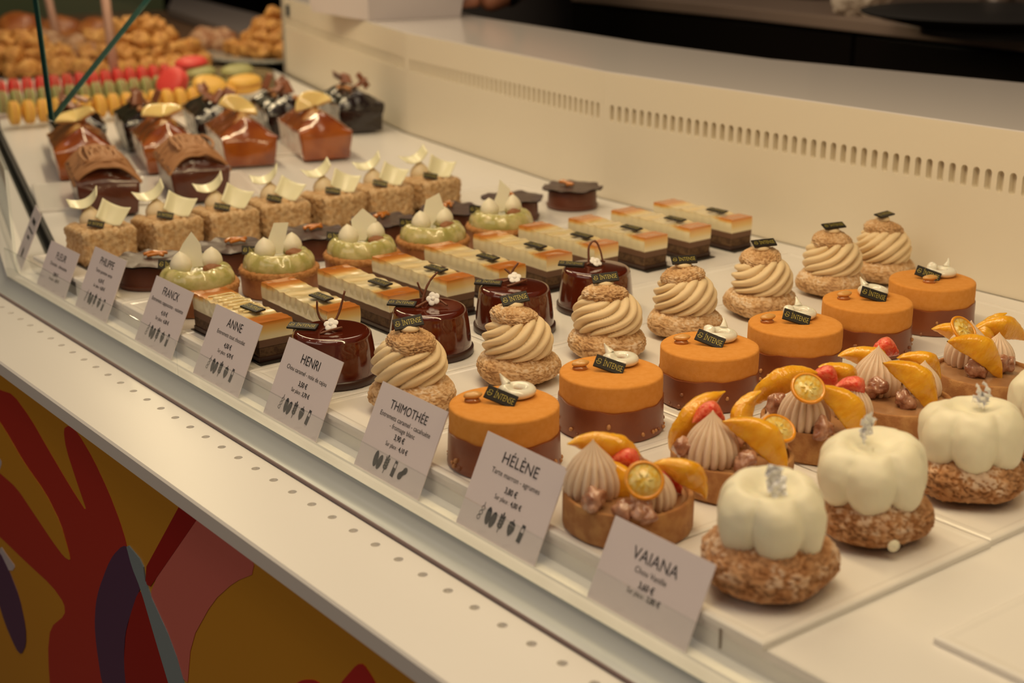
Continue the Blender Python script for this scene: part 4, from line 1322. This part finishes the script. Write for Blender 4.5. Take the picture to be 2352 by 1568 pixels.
# ================================================================ MACARONS
def mac_meshes(r, h, m, mf, nm):
    sh = lathe(smooth_path([(0, h), (r*.5, h*.97), (r*.86, h*.72), (r*.99, h*.38), (r, h*.28), (r*1.02, h*.22), (r*.98, h*.12), (r*.9, h*.12), (0, h*.12)], 24, 1), 28)
    top = mesh('macaron_shell', sh, m)
    fil = mesh('filling', lathe([(0, -h*.16), (r*.9, -h*.16), (r*.93, 0), (r*.9, h*.16), (0, h*.16)], 24), mf)
    return top, fil


def macaron(x, y, z, r, kind, group, lab, rot, cache={}):
    m, mf, nm = {'red': (MRED, MFIL, 'red'), 'green': (MGRN, MFIL, 'green'), 'yellow': (MYEL, MFILY, 'yellow')}[kind]
    key = (kind, round(r, 3))
    if key not in cache: cache[key] = mac_meshes(r, r*.52, m, mf, nm)
    top, fil = cache[key]
    t = thing('macaron', lab, 'macaron', (x, y, z), 0, group)
    t.rotation_euler = rot
    part('macaron_shell', top, t, (0, 0, 0))
    part('macaron_shell', top, t, (0, 0, 0), (PI, 0, 0))
    part('filling', fil, t)


def lerp(a, b, t): return (a[0]+(b[0]-a[0])*t, a[1]+(b[1]-a[1])*t)


for kind, a, b, n, off in (('yellow', (-2.200, .745), (-2.175, 1.10), 17, 0), ('green', (-2.325, .770), (-2.360, 1.10), 15, 0), ('red', (-2.465, .815), (-2.515, 1.14), 14, 0)):
    for k in range(n):
        p = lerp(a, b, k/(n-1))
        macaron(p[0], p[1], .0195, .0190, kind, kind+' macarons standing on edge in a row', kind+' macaron standing on edge in the '+kind+' row beyond the loaves', (PI/2, 0, R_(-12)+.12*math.sin(k*2.3)))
for (px, py, z, kind, lab) in [(440, 150, .055, 'red', 'red macaron lying on top of the raised pile'), (395, 190, .035, 'red', 'large red macaron leaning at the end of the red row'), (458, 172, .040, 'green', 'green macaron lying left in the raised pile'), (545, 168, .040, 'green', 'green macaron lying right in the raised pile'),
                               (482, 200, .036, 'yellow', 'yellow macaron lying tilted, left of a pair'), (562, 193, .036, 'yellow', 'yellow macaron lying flat, right of a pair'), (470, 215, .022, 'green', 'green macaron low at the front of the raised pile')]:
    p = at(px, py, z)
    macaron(p[0], p[1], z, .029, kind, 'large macarons in a raised pile', lab, ((.9 if py == 190 else .12), (.35 if px == 482 else 0), .4))
tag(part('macaron_stand', mesh('macaron_stand', xf(lathe([(0, -.0042), (.105, -.0042), (.10, .020), (0, .020)], 40), tuple(at(505, 180, .01))[:2]+(0,)), mat('olive_stand', (.20, .15, .07), .5), angle=40)), 'low round stand under the raised pile of large macarons', 'cake stand')

# ================================================================ CHOUQUETTES AND BRIOCHES
CB = [mesh('chouquette', ellipsoid(.021, .018, .016, 24, 16), CHOUQ, disp=[(.008, 60, 'n'), (.003, 160, 'n')], seed=s) for s in range(4)]


def heap(cx, cy, rx, ry, ang, layers, group, lab, seed, z0=0, sp=.033):
    rnd = random.Random(seed)
    cnt = 0
    for L in range(layers):
        sx_, sy_ = rx-L*.030, ry-L*.026
        if sx_ <= 0 or sy_ <= 0: break
        nx, ny = int(2*sx_/sp)+1, int(2*sy_/sp)+1
        for i in range(nx):
            for j in range(ny):
                u = -sx_+(i+.5*(j % 2))*sp+rnd.uniform(-.006, .006)
                v = -sy_+j*sp+rnd.uniform(-.006, .006)
                if (u/sx_)**2+(v/sy_)**2 > 1.05: continue
                x = cx+u*math.cos(ang)-v*math.sin(ang)
                y = cy+u*math.sin(ang)+v*math.cos(ang)
                o = part('chouquette', CB[rnd.randrange(4)], None, (x, y, z0+.015+L*.023+rnd.uniform(-.002, .004)), (rnd.uniform(-.4, .4), rnd.uniform(-.4, .4), rnd.uniform(0, 6)))
                tag(o, lab, 'choux puff', group)
                cnt += 1
    return cnt


heap(-2.79, 1.20, .15, .125, R_(100), 4, 'golden puffs heaped in the big mound', 'golden choux puff in the big mound behind the macarons', 1)
heap(-2.88, 1.010, .10, .12, R_(100), 3, 'golden puffs heaped at the far left', 'golden choux puff in the mound at the far left', 2)
pl = at(600, 150, .02)
plate = tag(part('plate', mesh('plate', xf(lathe([(0, 0), (.06, 0), (.155, .012), (.160, .017), (.155, .018), (.05, .008), (0, .008)], 64), (-2.735, 1.50, .0)), mat('grey_glass_plate', (.42, .44, .40), .2, coat=.5), angle=50)), 'wide grey plate holding small puffs beside the end of the rear wall', 'plate')
heap(-2.745, 1.50, .110, .105, 0, 4, 'small puffs on the grey plate', 'small tan puff on the grey plate', 3, .012, .033)
for i, (px, py, r) in enumerate([(48, 62, .058), (140, 56, .052), (222, 52, .050), (318, 68, .050), (385, 95, .03)]):
    d = FW*F_PX+RT*(px-1176)-UP*(py-784)
    p = CC+d*(3.25/F_PX)
    t = tag(part('brioche', mesh('brioche', lathe(smooth_path([(0, r*1.0), (r*.6, r*.9), (r*.95, r*.55), (r, r*.2), (r*.85, -r*.2), (r*.75, -r*.45), (0, -r*.45)], 22, 2), 36), BRIO, disp=[(.004, 30, 'n')], seed=i), None, (p[0], p[1], r*.45+.0)), ['brown brioche at the far left under the green wall', 'brown brioche second from left, right of the glass edge', 'brown brioche beside the pink post', 'brown brioche behind the slanting glass edge', 'small brown brioche at the right end of the brioche row'][i], 'brioche', 'brioches in the far row')
for i, (px, py, dp) in enumerate([(110, 95, 3.05), (180, 100, 2.95), (215, 120, 2.85), (470, 82, 3.1), (510, 85, 3.1)]):
    d = FW*F_PX+RT*(px-1176)-UP*(py-784)
    p = CC+d*(dp/F_PX)
    tag(part('praline_bun', mesh('praline_bun', ellipsoid(.040, .036, .032, 26, 16), PRALB, disp=[(.007, 60, 'n'), (.003, 200, 'n')], seed=i), None, (p[0], p[1], .030)), ['rough sugared bun at left behind the glass edge', 'rough sugared bun in the gap between the mounds', 'dark rough bun low between the two mounds', 'rough brown bun left of the plate', 'rough brown bun right beside the plate'][i], 'bun', 'praline buns')

# far backdrop: green panel, grey sloping shelf, posts
tag(part('green_partition', mesh('green_partition', box(-4.40, -4.30, .6, 1.96, -1.06, 1.6), mat('dull_green_paint', (.115, .15, .075), .7), smooth=False)), 'dull green partition at the far end of the shop', 'partition')
gp = [at(385, 20, .02)[:2], at(640, 105, .02)[:2], at(700, 60, .02)[:2], at(400, -15, .02)[:2]]
tag(part('grey_side_counter', mesh('grey_side_counter', prism([tuple(p) for p in gp], .0, .02), mat('grey_mauve_top', (.30, .26, .25), .4), smooth=False)), 'grey side counter behind the sugared buns', 'counter')
tag(part('far_table', mesh('far_table', box(-4.2, -3.26, 1.0, 1.9, -.06, -.0044), mat('brown_far_table', (.20, .11, .06), .6), smooth=False)), 'brown table top beyond the display, under the brioches', 'table')
for i, (a, b) in enumerate([((262, 160), (235, -60)), ((122, 45), (98, -60))]):
    pts = []
    for px, py in (a, b):
        d = FW*F_PX+RT*(px-1176)-UP*(py-784)
        pts.append(CC+d*((2.60, 3.1)[i]/F_PX))
    d_ = pts[1]-pts[0]
    pts[0] = pts[0]-d_/np.linalg.norm(d_)*(pts[0][2]-.0)/max(.2, d_[2]/np.linalg.norm(d_))
    tag(part('glass_post', mesh('glass_post', tube([pts[0], pts[1]], .0085, 12), mat('pink_post', (.50, .27, .20), .45)), None), ['pinkish slim post rising between the mounds of puffs', 'pinkish slim post at the far left behind the brioches'][i], 'post', 'slim glass posts')

# ================================================================ BEHIND THE LEDGE
tag(part('cake_box', mesh('cake_box', (lambda B: (np.array([(x*1.12 if z > 0 else x, y*1.12 if z > 0 else y, z) for x, y, z in B[0]]), B[1]))(box(-.11, .11, -.085, .085, 0, .085)), mat('white_cardboard', (.72, .66, .66), .35), smooth=False, bevel=.001), None, (-2.085, 1.350, WH+.0002), (0, 0, R_(-6))), 'white cardboard cake box standing on the glossy ledge', 'box')
wt = thing('back_worktop', 'long pale worktop over dark cabinets at the back of the shop', 'worktop')
WF = [(1.4, 1.86), (-1.28, 1.99), (-1.95, 2.085), (-3.6, 2.20)]


def wf(x):
    return float(np.interp(-x, [-p[0] for p in WF], [p[1] for p in WF]))


part('slab', mesh('slab', prism(WF+[(-3.6, 2.95), (1.4, 2.85)], .108, .130), mat('pale_brown_worktop', (.34, .25, .20), .3), smooth=False, bevel=.003), wt)
CABM = mat('dark_cabinet', (.008, .006, .005), .4, spec=.15)
cabs = [-3.6, -2.95, -2.28, -1.62, -.95, -.2, .6, 1.4]
for i, (a, b) in enumerate(zip(cabs[:-1], cabs[1:])):
    c = thing('base_cabinet', '', 'cabinet', ((a+b)/2, (wf(a)+wf(b))/2+.36, 0), math.atan2(wf(b)-wf(a), b-a), 'dark cabinets along the back')
    c['label'] = ['dark base cabinet furthest left under the pale worktop', 'dark base cabinet behind the arm and the cake box', 'dark base cabinet behind the middle of the ledge', 'dark base cabinet right of the ledge middle', 'dark base cabinet below the black griddle plate', 'dark base cabinet just outside right of the view', 'dark base cabinet at the right end of the worktop'][i]
    h_ = math.hypot(b-a, wf(b)-wf(a))/2
    part('cabinet_body', mesh('cabinet_body', box(-h_+.02, h_-.02, -.33, .38, -1.06, .108), CABM, smooth=False), c)
    part('cabinet_door', mesh('cabinet_door', box(-h_+.003, h_-.003, -.348, -.331, -1.0, .100), CABM, smooth=False, bevel=.002), c)
part('', None) if False else None
# black griddle, crumpled bag, machine, cups, towel
gr = at(2330, 62, .16)
gr = at(2330, 60, .152)
t = thing('griddle_plate', 'large round black griddle on the worktop at top right', 'griddle', (gr[0]-.08, gr[1]+.065, .1302))
BLK = mat('black_iron', (.018, .016, .016), .45)
part('plate', mesh('plate', lathe([(0, .012), (.12, .012), (.20, .030), (.205, .034), (.20, .036), (0, .034)], 72), BLK, angle=40), t)
part('foot', mesh('foot', lathe([(0, 0), (.11, 0), (.11, .012), (0, .012)], 40), BLK, angle=40), t)
bg = at_y(1945, 35, 2.10)
tag(part('paper_bag', mesh('paper_bag', ellipsoid(.055, .04, .035, 40, 24), mat('crumpled_paper', (.62, .52, .42), .6, bump=.4, bs=60), disp=[(.022, 38, 'n'), (.008, 110, 'n')], seed=3, smooth=False), None, (-1.700, 2.125, .160)), 'crumpled pale paper bag on the back worktop', 'bag')
mc = at_y(1650, 20, 2.25)
t = thing('coffee_machine', 'dark machine with a grey front standing on the worktop at top centre', 'machine', (mc[0]-.10, 2.50, .130))
part('body', mesh('body', box(-.28, .28, -.16, .2, 0, .40), mat('dark_machine', (.05, .035, .03), .4), smooth=False, bevel=.006), t)
part('front_grille', mesh('front_grille', join(*[box(-.24, .14, -.166, -.160, .02+.02*k, .03+.02*k) for k in range(8)]), mat('machine_grille', (.10, .08, .07), .3, metal=.6), smooth=False), t)
for i, (px, r, h) in enumerate([(2150, .035, .10), (2215, .030, .09)]):
    q = at_y(px, 20, 2.40)
    t = thing('steel_jug', ['steel jug left of the pair behind the griddle', 'steel jug right of the pair behind the griddle'][i], 'jug', (q[0]+(.0, .03)[i], 2.60, .130), 0, 'steel jugs')
    part('jug_body', mesh('jug_body', lathe([(0, 0), (r, 0), (r*1.05, .01), (r*.95, h*.6), (r*.8, h), (r*.76, h), (r*.9, h*.6), (r*.95, .012), (0, .01)], 32), mat('steel', (.45, .42, .40), .18, metal=1), angle=50), t)
    part('jug_handle', mesh('jug_handle', tube(smooth_path([(r*.9, 0, h*.8), (r*1.8, 0, h*.75), (r*1.8, 0, h*.3), (r*1.0, 0, h*.2)], 16, 2), .004, 8), mat('steel', (.45, .42, .40), .18)), t)
tw_ = at_y(2320, 12, 2.35)
tag(part('tea_towel', mesh('tea_towel', ellipsoid(.09, .06, .035, 40, 20), mat('beige_cloth', (.42, .34, .28), .8), disp=[(.02, 30, 'n'), (.008, 90, 'n')], seed=8), None, (tw_[0]+.08, 2.52, .172)), 'bundled beige towel at the top right corner', 'towel')

# ---------------------------------------------------------------- the person behind the ledge
def person():
    base = (-2.36, 1.83, -1.06)
    t = thing('person', 'person in dark clothes behind the ledge, forearm resting by the cake box', 'person', base)
    SK = mat('skin', (.36, .14, .075), .5, sss=.1, sr=.01)
    CL = mat('dark_shirt', (.018, .014, .015), .8)

    def skin(name, verts, edges, rad, m, sub=2, parent=t):
        me = bpy.data.meshes.new(name)
        me.from_pydata([tuple(np.array(v)) for v in verts], edges, [])
        o = part(name, me, parent)
        md = o.modifiers.new('skin', 'SKIN')
        for i, r in enumerate(rad):
            me.skin_vertices[0].data[i].radius = (r, r) if np.ndim(r) == 0 else r
        me.skin_vertices[0].data[0].use_root = True
        md.use_smooth_shade = True
        s = o.modifiers.new('sub', 'SUBSURF')
        s.levels = s.render_levels = sub
        me.materials.append(m)
        return o
    if True:
        # local coordinates: x right of world, y back, z up from the floor; facing -Y, right hand on the ledge
        V = [(0, 0, .95), (0, .0, 1.10), (0, -.02, 1.28), (0, -.03, 1.42), (0, -.04, 1.50), (0, -.06, 1.58), (0, -.07, 1.68),
             (-.10, 0, .88), (-.11, -.02, .50), (-.11, .0, .09), (-.11, -.12, .04), (.10, 0, .88), (.11, -.02, .50), (.11, 0, .09), (.11, -.12, .04),
             (.17, -.03, 1.42), (.36, -.07, 1.33), (.375, -.20, 1.275), (.385, -.32, 1.238), (.375, -.36, 1.226),
             (-.17, -.03, 1.42), (-.22, -.02, 1.16), (-.18, -.06, .98), (-.16, -.09, .90)]
        E = [(0, 1), (1, 2), (2, 3), (3, 4), (4, 5), (5, 6), (0, 7), (7, 8), (8, 9), (9, 10), (0, 11), (11, 12), (12, 13), (13, 14), (3, 15), (15, 16), (16, 17), (17, 18), (18, 19), (3, 20), (20, 21), (21, 22), (22, 23)]
        Rr = [(.15, .11), (.14, .10), (.15, .10), (.12, .08), (.05, .05), (.07, .085), (.065, .08), .085, .055, .04, .035, .085, .055, .04, .035, .06, .045, .035, .026, (.034, .020), .06, .045, .034, (.034, .02)]
        bodyo = skin('body', V, E, Rr, SK)
        # five fingers of the hand on the ledge, curled over the edge of the box
        for k, (dx, L) in enumerate([(-.026, .060), (-.010, .070), (.006, .066), (.020, .054)]):
            x0 = .373+dx
            skin('finger', [(x0, -.365, 1.227), (x0-.012, -.365-L*.45, 1.226), (x0-.026, -.365-L*.8, 1.220), (x0-.034, -.365-L, 1.214)], [(0, 1), (1, 2), (2, 3)], [.010, .0092, .0085, .0070], SK, 2, bodyo)
        skin('thumb', [(.352, -.335, 1.226), (.326, -.352, 1.222), (.306, -.372, 1.216)], [(0, 1), (1, 2)], [.013, .0105, .0085], SK, 2, bodyo)
        # clothes: shirt with sleeves to the elbow, trousers
        Vs = [(0, 0, .93), (0, 0, 1.10), (0, -.02, 1.28), (0, -.03, 1.43), (.18, -.03, 1.42), (.36, -.07, 1.335), (.367, -.13, 1.305), (-.18, -.03, 1.42), (-.225, -.02, 1.16), (-.20, -.04, 1.06)]
        skin('shirt', Vs, [(0, 1), (1, 2), (2, 3), (3, 4), (4, 5), (5, 6), (3, 7), (7, 8), (8, 9)], [(.17, .13), (.16, .12), (.17, .12), (.135, .095), .075, .058, .050, .075, .058, .048], CL)
        Vt = [(0, 0, .93), (-.10, 0, .86), (-.11, -.02, .50), (-.11, 0, .12), (.10, 0, .86), (.11, -.02, .50), (.11, 0, .12)]
        skin('trousers', Vt, [(0, 1), (1, 2), (2, 3), (0, 4), (4, 5), (5, 6)], [(.17, .13), .105, .075, .06, .105, .075, .06], CL)
        part('hair', mesh('hair', ellipsoid(.092, .108, .10, 28, 16, (0, -.045, 1.665)), mat('dark_hair', (.02, .012, .01), .5), disp=[(.008, 60, 'n')]), t)
        hd = part('head', mesh('head', ellipsoid(.078, .098, .112, 32, 22, (0, -.085, 1.630)), SK), t)
        part('nose', mesh('nose', ellipsoid(.012, .017, .022, 14, 10, (0, -.185, 1.622)), SK), hd)
        part('mouth', mesh('mouth', ellipsoid(.022, .006, .005, 14, 8, (0, -.172, 1.582)), mat('lips', (.35, .10, .08), .5)), hd)
        for s in (-1, 1):
            part('eye', mesh('eye', ellipsoid(.012, .008, .007, 14, 10, (s*.032, -.172, 1.640)), mat('eye_white', (.7, .68, .65), .3)), hd)
            part('ear', mesh('ear', ellipsoid(.010, .020, .030, 12, 10, (s*.080, -.075, 1.625)), SK), hd)
        part('wrist_strap', mesh('wrist_strap', xf(lathe([(.029, -.010), (.032, -.010), (.032, .010), (.029, .010), (.029, -.010)], 32), (.383, -.300, 1.244), (R_(73), 0, R_(4)), (1.0, .85, 1)), mat('black_strap', (.012, .012, .013), .4), angle=40), t, label='black wrist strap')
        part('watch_face', mesh('watch_face', lathe([(0, 0), (.012, 0), (.012, .003), (0, .004)], 24), mat('steel', (.45, .42, .40), .18)), t, (.383, -.306, 1.270))


person()
